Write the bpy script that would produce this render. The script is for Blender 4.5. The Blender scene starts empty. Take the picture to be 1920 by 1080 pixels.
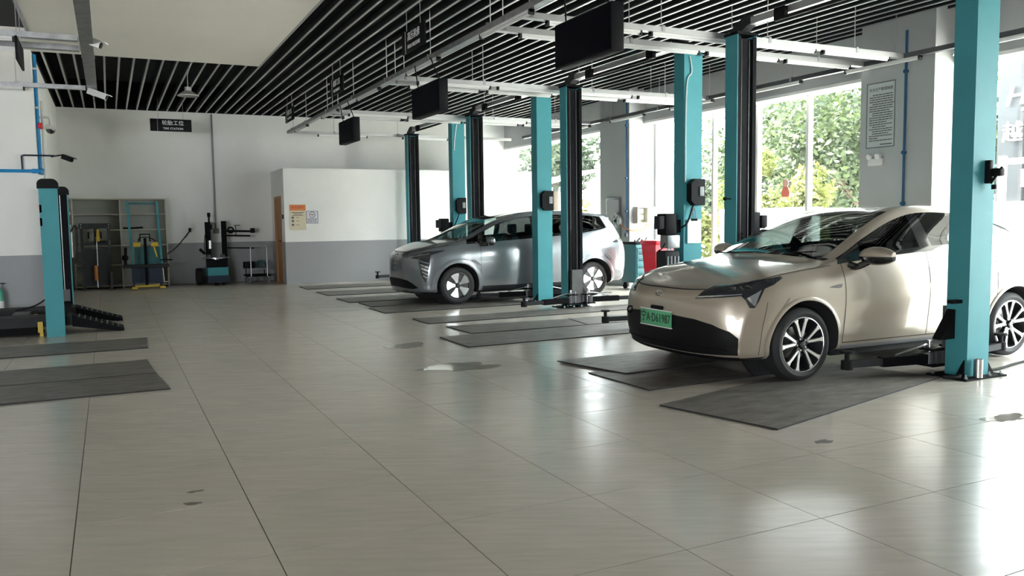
import bpy, bmesh, math, random
from mathutils import Vector, Matrix, Euler
from mathutils.bvhtree import BVHTree
random.seed(7)
SC = bpy.context.scene
COL = SC.collection

# ------------------------------------------------------------------ camera
FPX = 1539.36
cam_d = bpy.data.cameras.new('camera')
cam = bpy.data.objects.new('camera', cam_d)
COL.objects.link(cam)
cam_d.sensor_fit = 'HORIZONTAL'
cam_d.sensor_width = 36.0
cam_d.lens = 36.0 * FPX / 1920.0
cam_d.clip_end = 300
YAW, PITCH, ROLL = 0.454522, 0.0819218, -0.0135885
fw = Vector((math.sin(YAW) * math.cos(PITCH), math.cos(YAW) * math.cos(PITCH), -math.sin(PITCH)))
rt0 = Vector((math.cos(YAW), -math.sin(YAW), 0))
up0 = rt0.cross(fw)
rt = math.cos(ROLL) * rt0 + math.sin(ROLL) * up0
up = -math.sin(ROLL) * rt0 + math.cos(ROLL) * up0
cam.matrix_world = Matrix(((rt.x, up.x, -fw.x, 0), (rt.y, up.y, -fw.y, 0), (rt.z, up.z, -fw.z, 1.436), (0, 0, 0, 1)))
SC.camera = cam

# ------------------------------------------------------------------ sky, sun, exposure
w = bpy.data.worlds.new('sky')
SC.world = w
w.use_nodes = True
wn = w.node_tree
bg = wn.nodes['Background']
bg.inputs['Color'].default_value = (0.93, 0.97, 1.0, 1)
bg.inputs['Strength'].default_value = 5.0
sd = bpy.data.lights.new('sun', 'SUN')
sd.energy = 13.0
sd.angle = math.radians(3)
sd.color = (1.0, 0.95, 0.86)
sun = bpy.data.objects.new('sun', sd)
COL.objects.link(sun)
sun.rotation_euler = Vector((0.25, -0.75, -1.2)).to_track_quat('-Z', 'Y').to_euler()
SC.view_settings.view_transform = 'Standard'
SC.view_settings.look = 'None'
SC.view_settings.exposure = 2.5
SC.view_settings.gamma = 1.0
SC.view_settings.use_curve_mapping = False
try:
    SC.cycles.use_denoising = True
    SC.cycles.max_bounces = 10
    SC.cycles.diffuse_bounces = 6
    SC.cycles.transparent_max_bounces = 12
    SC.cycles.sample_clamp_indirect = 8.0
    SC.cycles.caustics_reflective = False
    SC.cycles.caustics_refractive = False
except Exception:
    pass

# openings that let the daylight in: portals guide the sky light through the windows and an added front opening
def portal(x0, x1, y0, y1, z0, z1, axis, flip):
    ld = bpy.data.lights.new('window_portal', 'AREA')
    ld.shape = 'RECTANGLE'
    o = bpy.data.objects.new('window_portal', ld)
    COL.objects.link(o)
    o.location = ((x0 + x1) / 2, (y0 + y1) / 2, (z0 + z1) / 2)
    if axis == 'x':
        ld.size, ld.size_y = abs(y1 - y0), z1 - z0
        d = Vector((-1 if flip else 1, 0, 0))
    else:
        ld.size, ld.size_y = abs(x1 - x0), z1 - z0
        d = Vector((0, -1 if flip else 1, 0))
    q = d.to_track_quat('-Z', 'Y')
    o.rotation_euler = q.to_euler()
    ld.cycles.is_portal = True
    return o
XW = 10.62           # glass plane of the window wall
ZH = 3.50            # head of the windows
portal(XW + .1, XW + .1, 8.66, 14.6, 0, ZH, 'x', True)
portal(XW + .1, XW + .1, 15.75, 21.4, 0, ZH, 'x', True)
portal(XW + .1, XW + .1, 1.5, 7.47, 0, ZH, 'x', True)
portal(-10.0, -4.5, -6.2, -6.2, 0, 3.2, 'y', False)

# ------------------------------------------------------------------ materials
def lin(c):
    return tuple(((v / 255) / 12.92 if v <= 10 else (((v / 255) + .055) / 1.055) ** 2.4) for v in c)
M = {}
def mat(name, col, rough=.5, metal=0., spec=.5, coat=0., var=0., vscale=8., bump=0., bscale=60., emit=None, aniso=None, trans=0.):
    m = bpy.data.materials.new(name)
    m.use_nodes = True
    nt = m.node_tree
    b = nt.nodes['Principled BSDF']
    b.inputs['Base Color'].default_value = (*col, 1)
    b.inputs['Roughness'].default_value = rough
    b.inputs['Metallic'].default_value = metal
    b.inputs['Specular IOR Level'].default_value = spec
    b.inputs['Coat Weight'].default_value = coat
    b.inputs['Coat Roughness'].default_value = .04
    if emit:
        b.inputs['Emission Color'].default_value = (*emit[0], 1)
        b.inputs['Emission Strength'].default_value = emit[1]
    if var or bump:
        tc = nt.nodes.new('ShaderNodeTexCoord')
        mp = nt.nodes.new('ShaderNodeMapping')
        nt.links.new(tc.outputs['Object'], mp.inputs['Vector'])
        if aniso:
            mp.inputs['Scale'].default_value = aniso
    if var:
        n = nt.nodes.new('ShaderNodeTexNoise')
        n.inputs['Scale'].default_value = vscale
        n.inputs['Detail'].default_value = 5
        n.inputs['Roughness'].default_value = .6
        nt.links.new(mp.outputs['Vector'], n.inputs['Vector'])
        r = nt.nodes.new('ShaderNodeMapRange')
        r.inputs['From Min'].default_value = .3
        r.inputs['From Max'].default_value = .7
        r.inputs['To Min'].default_value = 1 - var
        r.inputs['To Max'].default_value = 1 + var
        nt.links.new(n.outputs['Fac'], r.inputs['Value'])
        mx = nt.nodes.new('ShaderNodeVectorMath')
        mx.operation = 'SCALE'
        mx.inputs[0].default_value = col
        nt.links.new(r.outputs['Result'], mx.inputs['Scale'])
        nt.links.new(mx.outputs['Vector'], b.inputs['Base Color'])
    if bump:
        n2 = nt.nodes.new('ShaderNodeTexNoise')
        n2.inputs['Scale'].default_value = bscale
        n2.inputs['Detail'].default_value = 4
        nt.links.new(mp.outputs['Vector'], n2.inputs['Vector'])
        bp = nt.nodes.new('ShaderNodeBump')
        bp.inputs['Strength'].default_value = bump
        bp.inputs['Distance'].default_value = .01
        nt.links.new(n2.outputs['Fac'], bp.inputs['Height'])
        nt.links.new(bp.outputs['Normal'], b.inputs['Normal'])
    M[name] = m
    return m

def wall_mat(name, top, low, h=1.0):
    m = mat(name, top, .75, var=.03, vscale=1.5, bump=.05, bscale=90)
    nt = m.node_tree
    b = nt.nodes['Principled BSDF']
    link = b.inputs['Base Color'].links[0]
    src = link.from_node
    geo = nt.nodes.new('ShaderNodeNewGeometry')
    sp = nt.nodes.new('ShaderNodeSeparateXYZ')
    nt.links.new(geo.outputs['Position'], sp.inputs[0])
    gt = nt.nodes.new('ShaderNodeMath')
    gt.operation = 'GREATER_THAN'
    gt.inputs[1].default_value = h
    nt.links.new(sp.outputs['Z'], gt.inputs[0])
    mx = nt.nodes.new('ShaderNodeMix')
    mx.data_type = 'RGBA'
    mx.inputs['A'].default_value = (*low, 1)
    mx.inputs['B'].default_value = (*top, 1)
    nt.links.new(gt.outputs[0], mx.inputs['Factor'])
    nt.links.new(mx.outputs['Result'], src.inputs[0])
    return m

def tile_mat():
    m = mat('floor_tile', (.40, .385, .345), .27, spec=.5)
    nt = m.node_tree
    b = nt.nodes['Principled BSDF']
    geo = nt.nodes.new('ShaderNodeNewGeometry')
    oi = nt.nodes.new('ShaderNodeObjectInfo')
    add = nt.nodes.new('ShaderNodeVectorMath')
    add.operation = 'ADD'
    sc = nt.nodes.new('ShaderNodeVectorMath')
    sc.operation = 'SCALE'
    sc.inputs[0].default_value = (37, 19, 5)
    nt.links.new(oi.outputs['Random'], sc.inputs['Scale'])
    nt.links.new(geo.outputs['Position'], add.inputs[0])
    nt.links.new(sc.outputs['Vector'], add.inputs[1])
    def noise(scl, scale3, detail=5):
        mp = nt.nodes.new('ShaderNodeMapping')
        mp.vector_type = 'TEXTURE'
        mp.inputs['Rotation'].default_value = (0, 0, math.radians(-26))
        mp.inputs['Scale'].default_value = (1 / scale3[0], 1 / scale3[1], 1)
        nt.links.new(add.outputs['Vector'], mp.inputs['Vector'])
        n = nt.nodes.new('ShaderNodeTexNoise')
        n.inputs['Scale'].default_value = scl
        n.inputs['Detail'].default_value = detail
        n.inputs['Roughness'].default_value = .5
        nt.links.new(mp.outputs['Vector'], n.inputs['Vector'])
        return n
    n1 = noise(4.0, (.9, 6.0, 1), 3)       # long soft veins
    n2 = noise(3.0, (.5, .8, 1), 2)      # tinted clouds
    cr = nt.nodes.new('ShaderNodeValToRGB')
    cr.color_ramp.elements[0].position = .28
    cr.color_ramp.elements[0].color = (.50, .455, .385, 1)
    cr.color_ramp.elements[1].position = .74
    cr.color_ramp.elements[1].color = (.63, .575, .50, 1)
    nt.links.new(n1.outputs['Fac'], cr.inputs['Fac'])
    cr2 = nt.nodes.new('ShaderNodeValToRGB')
    cr2.color_ramp.elements[0].position = .35
    cr2.color_ramp.elements[0].color = (.545, .515, .435, 1)
    cr2.color_ramp.elements[1].position = .68
    cr2.color_ramp.elements[1].color = (.63, .55, .485, 1)
    nt.links.new(n2.outputs['Fac'], cr2.inputs['Fac'])
    mx = nt.nodes.new('ShaderNodeMix')
    mx.data_type = 'RGBA'
    mx.inputs['Factor'].default_value = .42
    nt.links.new(cr.outputs['Color'], mx.inputs['A'])
    nt.links.new(cr2.outputs['Color'], mx.inputs['B'])
    nt.links.new(mx.outputs['Result'], b.inputs['Base Color'])
    # worn gloss
    n3 = noise(2.2, (.7, 4.5, 1), 3)
    rr = nt.nodes.new('ShaderNodeMapRange')
    rr.inputs['From Min'].default_value = .3
    rr.inputs['From Max'].default_value = .7
    rr.inputs['To Min'].default_value = .20
    rr.inputs['To Max'].default_value = .26
    nt.links.new(n3.outputs['Fac'], rr.inputs['Value'])
    nt.links.new(rr.outputs['Result'], b.inputs['Roughness'])
    bp = nt.nodes.new('ShaderNodeBump')
    bp.inputs['Strength'].default_value = .004
    bp.inputs['Distance'].default_value = .01
    n4 = noise(9, (.7, 6, 1), 4)
    nt.links.new(n4.outputs['Fac'], bp.inputs['Height'])
    nt.links.new(bp.outputs['Normal'], b.inputs['Normal'])
    return m

def glass_mat(name, tint, rough=.0, refl=1.0, f0=.03):
    """thin pane: tinted see-through plus a fresnel mirror"""
    m = bpy.data.materials.new(name)
    m.use_nodes = True
    nt = m.node_tree
    for n in list(nt.nodes):
        nt.nodes.remove(n)
    out = nt.nodes.new('ShaderNodeOutputMaterial')
    tr = nt.nodes.new('ShaderNodeBsdfTransparent')
    tr.inputs['Color'].default_value = (*tint, 1)
    gl = nt.nodes.new('ShaderNodeBsdfGlossy')
    gl.inputs['Roughness'].default_value = rough
    gl.inputs['Color'].default_value = (refl, refl, refl, 1)
    lw = nt.nodes.new('ShaderNodeLayerWeight')      # facing is symmetric, so a pane with two faces never turns into a mirror
    lw.inputs['Blend'].default_value = .5
    pw = nt.nodes.new('ShaderNodeMath')
    pw.operation = 'POWER'
    pw.inputs[1].default_value = 5.0
    nt.links.new(lw.outputs['Facing'], pw.inputs[0])
    fr = nt.nodes.new('ShaderNodeMath')
    fr.operation = 'MULTIPLY_ADD'
    fr.inputs[1].default_value = .95 - f0
    fr.inputs[2].default_value = f0
    nt.links.new(pw.outputs[0], fr.inputs[0])
    mx = nt.nodes.new('ShaderNodeMixShader')
    nt.links.new(fr.outputs[0], mx.inputs[0])
    nt.links.new(tr.outputs[0], mx.inputs[1])
    nt.links.new(gl.outputs[0], mx.inputs[2])
    nt.links.new(mx.outputs[0], out.inputs['Surface'])
    M[name] = m
    return m

def paint_mat(name, col, flake=.25, rough=.32, metal=.55):
    m = mat(name, col, rough, metal=metal, coat=1.0)
    nt = m.node_tree
    b = nt.nodes['Principled BSDF']
    tc = nt.nodes.new('ShaderNodeTexCoord')
    v = nt.nodes.new('ShaderNodeTexVoronoi')
    v.inputs['Scale'].default_value = 900
    nt.links.new(tc.outputs['Object'], v.inputs['Vector'])
    mr = nt.nodes.new('ShaderNodeMapRange')
    mr.inputs['To Min'].default_value = 1 - flake * .3
    mr.inputs['To Max'].default_value = 1 + flake * .3
    nt.links.new(v.outputs['Color'], mr.inputs['Value'])
    mx = nt.nodes.new('ShaderNodeVectorMath')
    mx.operation = 'SCALE'
    mx.inputs[0].default_value = col
    nt.links.new(mr.outputs['Result'], mx.inputs['Scale'])
    nt.links.new(mx.outputs['Vector'], b.inputs['Base Color'])
    return m

tile_mat()
wall_mat('wall_paint', (.83, .825, .80), (.34, .345, .355))
mat('white_paint', (.80, .80, .785), .75, var=.03, vscale=1.5)
mat('soffit_paint', (.86, .83, .76), .8, var=.03, vscale=.7)
mat('bulkhead_paint', (.44, .45, .455), .8, var=.03, vscale=1.2)
mat('plenum_black', (.008, .008, .01), .95)
mat('slat_side', (.012, .012, .014), .6)
mat('slat_edge', (.38, .38, .38), .32, metal=.4, var=.12, vscale=5)
mat('grout', (.10, .092, .08), .9)
mat('alu', (.50, .50, .50), .42, metal=.75, var=.06, vscale=3)
mat('galv', (.36, .365, .375), .40, metal=.8, var=.22, vscale=9)
mat('galv_dark', (.10, .103, .11), .5, metal=.5, var=.2, vscale=6)
mat('white_plastic', (.70, .70, .68), .45)
mat('tube_white', (.66, .67, .66), .4)
mat('black_plastic', (.007, .007, .008), .6, spec=.12)
mat('black_rubber', (.012, .012, .012), .75, spec=.2)
mat('black_metal', (.007, .007, .008), .7, spec=.08, metal=.0, var=.2, vscale=20)
mat('charcoal', (.030, .031, .033), .6, spec=.15)
mat('grey_plastic', (.22, .23, .24), .5)
mat('screen_glass', (.002, .002, .004), .6, spec=.06)
mat('screen_case', (.010, .010, .011), .6, spec=.12)
mat('teal_paint', (.058, .275, .31), .55, spec=.25, coat=.0, var=.05, vscale=3)
mat('teal_dark', (.016, .12, .135), .4, var=.1, vscale=4)
mat('steel', (.55, .55, .56), .3, metal=1.0, var=.12, vscale=20)
mat('chrome', (.85, .85, .86), .08, metal=1.0)
mat('yellow_paint', (.62, .42, .03), .45, var=.12, vscale=8)
mat('orange_paint', (.65, .22, .03), .4)
mat('red_plastic', (.62, .012, .03), .35)
mat('blue_pipe', (.012, .24, .54), .35)
mat('column_pipe', (.012, .075, .16), .4)
mat('column_paint', (.44, .45, .45), .75, var=.03, vscale=1.5)
mat('navy_pipe', (.008, .022, .05), .4)
mat('wood_door', (.36, .18, .07), .5, var=.18, vscale=6, aniso=(8, 8, .5))
mat('cream_laminate', (.50, .47, .38), .55, var=.05, vscale=4)
mat('grey_steel', (.07, .072, .073), .5, metal=.2, var=.2, vscale=8)
mat('press_grey', (.035, .037, .04), .5, var=.25, vscale=8)
mat('green_bottle', (.02, .30, .20), .3)
mat('mat_rubber', (.16, .145, .128), .5, var=.45, vscale=3.5, bump=.25, bscale=40, aniso=(1, 3, 1))
mat('mat_edge', (.02, .02, .02), .8)
mat('paper', (.78, .78, .77), .7)
mat('ink_black', (.02, .02, .022), .6)
mat('ink_grey', (.16, .17, .18), .6)
mat('ink_white', (.85, .85, .85), .5)
mat('ink_purple', (.10, .07, .20), .6)
mat('poster_orange', (.72, .25, .08), .6)
mat('poster_cream', (.70, .62, .45), .6)
mat('bark', (.09, .06, .04), .9, var=.3, vscale=10)
glass_mat('window_glass', (.94, .965, .955), f0=.012, refl=.6)
def dust(name, amt):
    nt = M[name].node_tree                     # thin film of dust on the panes scatters a little daylight
    out = [n for n in nt.nodes if n.type == 'OUTPUT_MATERIAL'][0]
    src = out.inputs['Surface'].links[0].from_socket
    t = nt.nodes.new('ShaderNodeBsdfTranslucent')
    t.inputs['Color'].default_value = (.9, .9, .87, 1)
    tc = nt.nodes.new('ShaderNodeTexCoord')
    n = nt.nodes.new('ShaderNodeTexNoise')
    n.inputs['Scale'].default_value = 3
    n.inputs['Detail'].default_value = 6
    nt.links.new(tc.outputs['Object'], n.inputs['Vector'])
    mr = nt.nodes.new('ShaderNodeMapRange')
    mr.inputs['From Min'].default_value = .3
    mr.inputs['From Max'].default_value = .75
    mr.inputs['To Min'].default_value = amt * .6
    mr.inputs['To Max'].default_value = amt * 1.5
    nt.links.new(n.outputs['Fac'], mr.inputs['Value'])
    ms = nt.nodes.new('ShaderNodeMixShader')
    nt.links.new(mr.outputs['Result'], ms.inputs[0])
    nt.links.new(src, ms.inputs[1])
    nt.links.new(t.outputs[0], ms.inputs[2])
    nt.links.new(ms.outputs[0], out.inputs['Surface'])
dust('window_glass', .0018)

# ------------------------------------------------------------------ mesh helpers
class MB:
    def __init__(s):
        s.v = []; s.f = []; s.m = []; s.mi = 0
    def _add(s, vs, fs):
        n = len(s.v)
        s.v += [tuple(p) for p in vs]
        s.f += [tuple(i + n for i in f) for f in fs]
        s.m += [s.mi] * len(fs)
        return s
    def slot(s, i):
        s.mi = i
        return s
    def box(s, x0, x1, y0, y1, z0, z1, c=0.):
        if c <= 0:
            vs = [(x, y, z) for z in (z0, z1) for y in (y0, y1) for x in (x0, x1)]
            return s._add(vs, [(0, 2, 3, 1), (4, 5, 7, 6), (0, 1, 5, 4), (2, 6, 7, 3), (0, 4, 6, 2), (1, 3, 7, 5)])
        bm = bmesh.new()
        bmesh.ops.create_cube(bm, size=1)
        for v in bm.verts:
            v.co = Vector((x0 + (v.co.x + .5) * (x1 - x0), y0 + (v.co.y + .5) * (y1 - y0), z0 + (v.co.z + .5) * (z1 - z0)))
        c = min(c, .49 * min(x1 - x0, y1 - y0, z1 - z0))
        bmesh.ops.bevel(bm, geom=list(bm.edges), offset=c, segments=2, profile=.5, affect='EDGES')
        return s.bm(bm)
    def bm(s, bm):
        bm.verts.index_update()
        s._add([v.co for v in bm.verts], [[v.index for v in f.verts] for f in bm.faces])
        bm.free()
        return s
    def obox(s, c, dx, dy, dz):
        """box centred at c with half-axis vectors"""
        c = Vector(c); dx = Vector(dx); dy = Vector(dy); dz = Vector(dz)
        vs = [c + a * dx + b * dy + e * dz for e in (-1, 1) for b in (-1, 1) for a in (-1, 1)]
        return s._add(vs, [(0, 2, 3, 1), (4, 5, 7, 6), (0, 1, 5, 4), (2, 6, 7, 3), (0, 4, 6, 2), (1, 3, 7, 5)])
    def bar(s, a, b, wd, ht=None, upv=(0, 0, 1)):
        a = Vector(a); b = Vector(b); ht = ht or wd
        d = (b - a)
        L = d.length
        d.normalize()
        u = Vector(upv)
        if abs(d.dot(u)) > .98:
            u = Vector((1, 0, 0))
        sd = d.cross(u).normalized()
        u = sd.cross(d)
        return s.obox((a + b) / 2, d * L / 2, sd * wd / 2, u * ht / 2)
    def cyl(s, a, b, r, n=16, r2=None, caps=True):
        a = Vector(a); b = Vector(b); r2 = r if r2 is None else r2
        d = (b - a).normalized()
        u = Vector((0, 0, 1)) if abs(d.z) < .9 else Vector((1, 0, 0))
        p = d.cross(u).normalized(); q = d.cross(p)
        vs = []
        for k in range(n):
            t = 2 * math.pi * k / n
            e = math.cos(t) * p + math.sin(t) * q
            vs += [a + e * r, b + e * r2]
        fs = [(2 * k, 2 * k + 1, (2 * k + 3) % (2 * n), (2 * k + 2) % (2 * n)) for k in range(n)]
        if caps:
            fs += [tuple(range(2 * n - 2, -1, -2)), tuple(range(1, 2 * n, 2))]
        return s._add(vs, fs)
    def tube(s, pts, r, n=8, smooth=0, closed=False):
        pts = [Vector(p) for p in pts]
        if smooth:
            pts = catmull(pts, smooth)
        N = len(pts)
        rings = []
        prev = None
        for i, p in enumerate(pts):
            d = (pts[min(i + 1, N - 1)] - pts[max(i - 1, 0)]).normalized()
            if prev is None:
                u = Vector((0, 0, 1)) if abs(d.z) < .9 else Vector((1, 0, 0))
                a = d.cross(u).normalized()
            else:
                a = (prev - prev.dot(d) * d).normalized()
            prev = a
            b = d.cross(a)
            rr = r[i * (len(r) - 1) // max(1, N - 1)] if isinstance(r, (list, tuple)) else r
            rings.append([p + rr * (math.cos(2 * math.pi * k / n) * a + math.sin(2 * math.pi * k / n) * b) for k in range(n)])
        vs = [v for rg in rings for v in rg]
        fs = [(i * n + k, i * n + (k + 1) % n, (i + 1) * n + (k + 1) % n, (i + 1) * n + k) for i in range(N - 1) for k in range(n)]
        fs += [tuple(range(n - 1, -1, -1)), tuple((N - 1) * n + k for k in range(n))]
        return s._add(vs, fs)
    def prism(s, poly, y0, y1, plane='xz'):
        """extrude a 2-D polygon"""
        def P(a, b, t):
            return (a, t, b) if plane == 'xz' else ((t, a, b) if plane == 'yz' else (a, b, t))
        n = len(poly)
        vs = [P(a, b, y0) for a, b in poly] + [P(a, b, y1) for a, b in poly]
        fs = [tuple(range(n)), tuple(range(2 * n - 1, n - 1, -1))] + [(k, k + n, (k + 1) % n + n, (k + 1) % n) for k in range(n)]
        return s._add(vs, fs)
    def lathe(s, prof, c, axis, n=32, closed=False):
        """prof: (radius, along) pairs about axis through c"""
        c = Vector(c); ax = Vector(axis).normalized()
        u = Vector((0, 0, 1)) if abs(ax.z) < .9 else Vector((1, 0, 0))
        p = ax.cross(u).normalized(); q = ax.cross(p)
        m = len(prof)
        vs = []
        for k in range(n):
            t = 2 * math.pi * k / n
            e = math.cos(t) * p + math.sin(t) * q
            vs += [c + ax * h + e * r for r, h in prof]
        fs = []
        for k in range(n):
            k2 = (k + 1) % n
            for j in range(m - 1 if not closed else m):
                j2 = (j + 1) % m
                fs.append((k * m + j, k2 * m + j, k2 * m + j2, k * m + j2))
        return s._add(vs, fs)
    def ball(s, c, r, n=12, sz=(1, 1, 1)):
        prof = [(max(1e-4, r * math.sin(math.pi * i / n)), -r * math.cos(math.pi * i / n)) for i in range(n + 1)]
        k0 = len(s.v)
        s.lathe(prof, c, (0, 0, 1), 2 * n)
        for i in range(k0, len(s.v)):
            p = s.v[i]
            s.v[i] = tuple(c[j] + (p[j] - c[j]) * sz[j] for j in range(3))
        return s
    def pieces(s, tol=.002):
        n = len(s.v)
        par = list(range(n))
        def fd(a):
            while par[a] != a:
                par[a] = par[par[a]]; a = par[a]
            return a
        for f in s.f:
            for k in f[1:]:
                par[fd(k)] = fd(f[0])
        cl = {}
        for i in range(n):
            cl.setdefault(fd(i), []).append(i)
        bb = []
        for k, ids in cl.items():
            P = [s.v[i] for i in ids]
            bb.append([[min(p[j] for p in P) - tol for j in range(3)], [max(p[j] for p in P) + tol for j in range(3)], {k}])
        ch = True
        while ch:
            ch = False
            for a in range(len(bb)):
                for b in range(a + 1, len(bb)):
                    if all(bb[a][0][j] <= bb[b][1][j] and bb[b][0][j] <= bb[a][1][j] for j in range(3)):
                        bb[a][0] = [min(bb[a][0][j], bb[b][0][j]) for j in range(3)]
                        bb[a][1] = [max(bb[a][1][j], bb[b][1][j]) for j in range(3)]
                        bb[a][2] |= bb[b][2]
                        bb.pop(b); ch = True
                        break
                if ch: break
        if len(bb) < 2:
            return [s]
        out = []
        for lo, hi, ks in bb:
            m = MB(); ren = {}
            for f, mi in zip(s.f, s.m):
                if fd(f[0]) in ks:
                    g = []
                    for i in f:
                        if i not in ren:
                            ren[i] = len(m.v); m.v.append(s.v[i])
                        g.append(ren[i])
                    m.f.append(tuple(g)); m.m.append(mi)
            out.append(m)
        out.sort(key=lambda q: -len(q.v))
        return out
    def build(s, name, m, parent=None, origin=None, ang=35, fix=True, split=None, kind=None):
        if split is None:
            split = parent is not None and kind is None and fix
        if split and len(s.v) < 4000:
            ps = s.pieces()
            if len(ps) > 1:
                return [p.build(name, m, parent, origin, ang, fix, False) for p in ps][0]
        o = s._build(name, m, parent, origin, ang, fix)
        if kind: o['kind'] = kind
        return o
    def _build(s, name, m, parent=None, origin=None, ang=35, fix=True):
        O = Vector(origin) if origin is not None else (Vector(parent['o_']) if parent is not None and 'o_' in parent else Vector((0, 0, 0)))
        me = bpy.data.meshes.new(name)
        me.from_pydata([(p[0] - O.x, p[1] - O.y, p[2] - O.z) for p in s.v], [], s.f)
        for mm in (m if isinstance(m, (list, tuple)) else [m]):
            me.materials.append(M[mm])
        if any(s.m):
            me.polygons.foreach_set('material_index', s.m)
        if fix:
            b = bmesh.new(); b.from_mesh(me)
            bmesh.ops.recalc_face_normals(b, faces=b.faces)
            b.to_mesh(me); b.free()
        if ang:
            me.polygons.foreach_set('use_smooth', [True] * len(me.polygons))
            me.set_sharp_from_angle(angle=math.radians(ang))
        me.update()
        o = bpy.data.objects.new(name, me)
        COL.objects.link(o)
        if parent is not None:
            o.parent = parent
            OR[o] = O
            o['o_'] = list(O)
        else:
            o.location = O
            o['o_'] = list(O)
        return o
OR = {}
def catmull(pts, n, closed=False):
    out = []
    N = len(pts)
    for i in range(N - 1):
        p0 = pts[max(i - 1, 0)]; p1 = pts[i]; p2 = pts[i + 1]; p3 = pts[min(i + 2, N - 1)]
        for k in range(n):
            t = k / n
            out.append(.5 * ((2 * p1) + (p2 - p0) * t + (2 * p0 - 5 * p1 + 4 * p2 - p3) * t * t + (3 * p1 - p0 - 3 * p2 + p3) * t ** 3))
    out.append(pts[-1])
    return out

def tag(o, label=None, cat=None, group=None, kind=None):
    if label: o['label'] = label
    if cat: o['category'] = cat
    if group: o['group'] = group
    if kind: o['kind'] = kind
    return o
def thing(name, loc, label, cat, group=None, rz=0.):
    o = bpy.data.objects.new(name, None)
    o.empty_display_size = .2
    COL.objects.link(o)
    o.location = loc
    o.rotation_euler = (0, 0, rz)
    o['o_'] = list(loc) if rz == 0 else [0, 0, 0]
    return tag(o, label, cat, group)
def struct(o):
    o['kind'] = 'structure'
    return o
def copy_tree(o, parent=None):
    c = o.copy()
    COL.objects.link(c)
    c.parent = parent
    for ch in o.children:
        copy_tree(ch, c)
    return c
def text_mesh(body, size, depth, align='CENTER'):
    """lettering as verts / faces in the xy plane (flat text extruded by depth)"""
    cu = bpy.data.curves.new('lettering', 'FONT')
    cu.body = body
    cu.size = size
    cu.extrude = depth
    cu.align_x = align
    cu.align_y = 'CENTER'
    cu.resolution_u = 2
    o = bpy.data.objects.new('lettering', cu)
    COL.objects.link(o)
    dg = bpy.context.evaluated_depsgraph_get()
    me = bpy.data.meshes.new_from_object(o.evaluated_get(dg))
    vs = [v.co.copy() for v in me.vertices]
    fs = [tuple(p.vertices) for p in me.polygons]
    bpy.data.objects.remove(o)
    bpy.data.curves.remove(cu)
    bpy.data.meshes.remove(me)
    return vs, fs
def put_text(mb, body, size, depth, origin, ex, ey, sx=1., align='CENTER'):
    vs, fs = text_mesh(body, size, depth, align)
    ex = Vector(ex).normalized(); ey = Vector(ey).normalized(); ez = ex.cross(ey)
    O = Vector(origin)
    mb._add([O + ex * (v.x * sx) + ey * v.y + ez * v.z for v in vs], fs)
    return mb
# ================================================================== the setting
Y0, YB, YL = -6.0, 21.5, 14.8      # front, back wall, short left wall
XL, XR = -12.0, 10.32               # far left wall, bulkhead face
ZC = 4.15                          # underside of the slats / soffit
TILE = .8
GX, GY = -1.01312, 5.98578         # a tile corner
# floor slab and tiles
fl = MB().box(XL, XW + .12, Y0 - .2, YB + .2, -.15, -.0016).build('floor', 'grout')
struct(fl)
fl['o_'] = [0, 0, 0]
g = .0024
tm = MB().box(-TILE / 2 + g, TILE / 2 - g, -TILE / 2 + g, TILE / 2 - g, -.0015, 0)
tile_me = None
cells = []
for i in range(-15, 16):
    for j in range(-16, 21):
        cx, cy = GX + (i + .5) * TILE, GY + (j + .5) * TILE
        if cx - TILE / 2 < XL - .1 or cx + TILE / 2 > XW + .2 or cy + TILE / 2 > YB + .1 or cy - TILE / 2 < Y0 - .1:
            continue
        d = Vector((cx, cy, -1.436))
        u = d.dot(rt); v = d.dot(up); dep = d.dot(fw)
        vis = dep > .8 and abs(u / dep) < .70 and -.44 < v / dep < .36
        if cx < -.9 and cy > 15.2:
            vis = False
        cells.append((0 if vis else 1, dep if vis else 99 + d.length, cx, cy))
cells.sort()
rest = MB()
for k, (inv, dep, cx, cy) in enumerate(cells):
    if k < 300 and not inv:
        if tile_me is None:
            o = tm.build('floor_tile', 'floor_tile', fl, origin=(0, 0, 0), ang=0)
            tile_me = o.data
        else:
            o = bpy.data.objects.new('floor_tile', tile_me)
            COL.objects.link(o)
            o.parent = fl
        o.location = (cx, cy, 0)
    else:
        rest.box(cx - TILE / 2 + g, cx + TILE / 2 - g, cy - TILE / 2 + g, cy + TILE / 2 - g, -.0015, 0)
o = rest.build('floor_tiles_beyond', 'floor_tile', fl, ang=0)
o['kind'] = 'stuff'

# walls
struct(MB().box(-.95, XW + .1, YB, YB + .2, -.15, 4.8).build('wall_back', 'wall_paint'))
wl = struct(MB().box(XL, -.95, YL, YB + .2, -.15, 4.8).build('wall_left', 'wall_paint'))
struct(MB().box(XL - .2, XL, Y0, YL, -.15, 4.8).build('wall_far_left', 'wall_paint'))
# front wall behind the viewer with an unseen opening added to brighten the left side
struct(MB().box(XL - .2, -10, Y0 - .2, Y0, -.15, 4.8).box(-4.5, XW + .1, Y0 - .2, Y0, -.15, 4.8).box(-10, -4.5, Y0 - .2, Y0, 3.2, 4.8).build('wall_front', 'wall_paint'))
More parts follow.
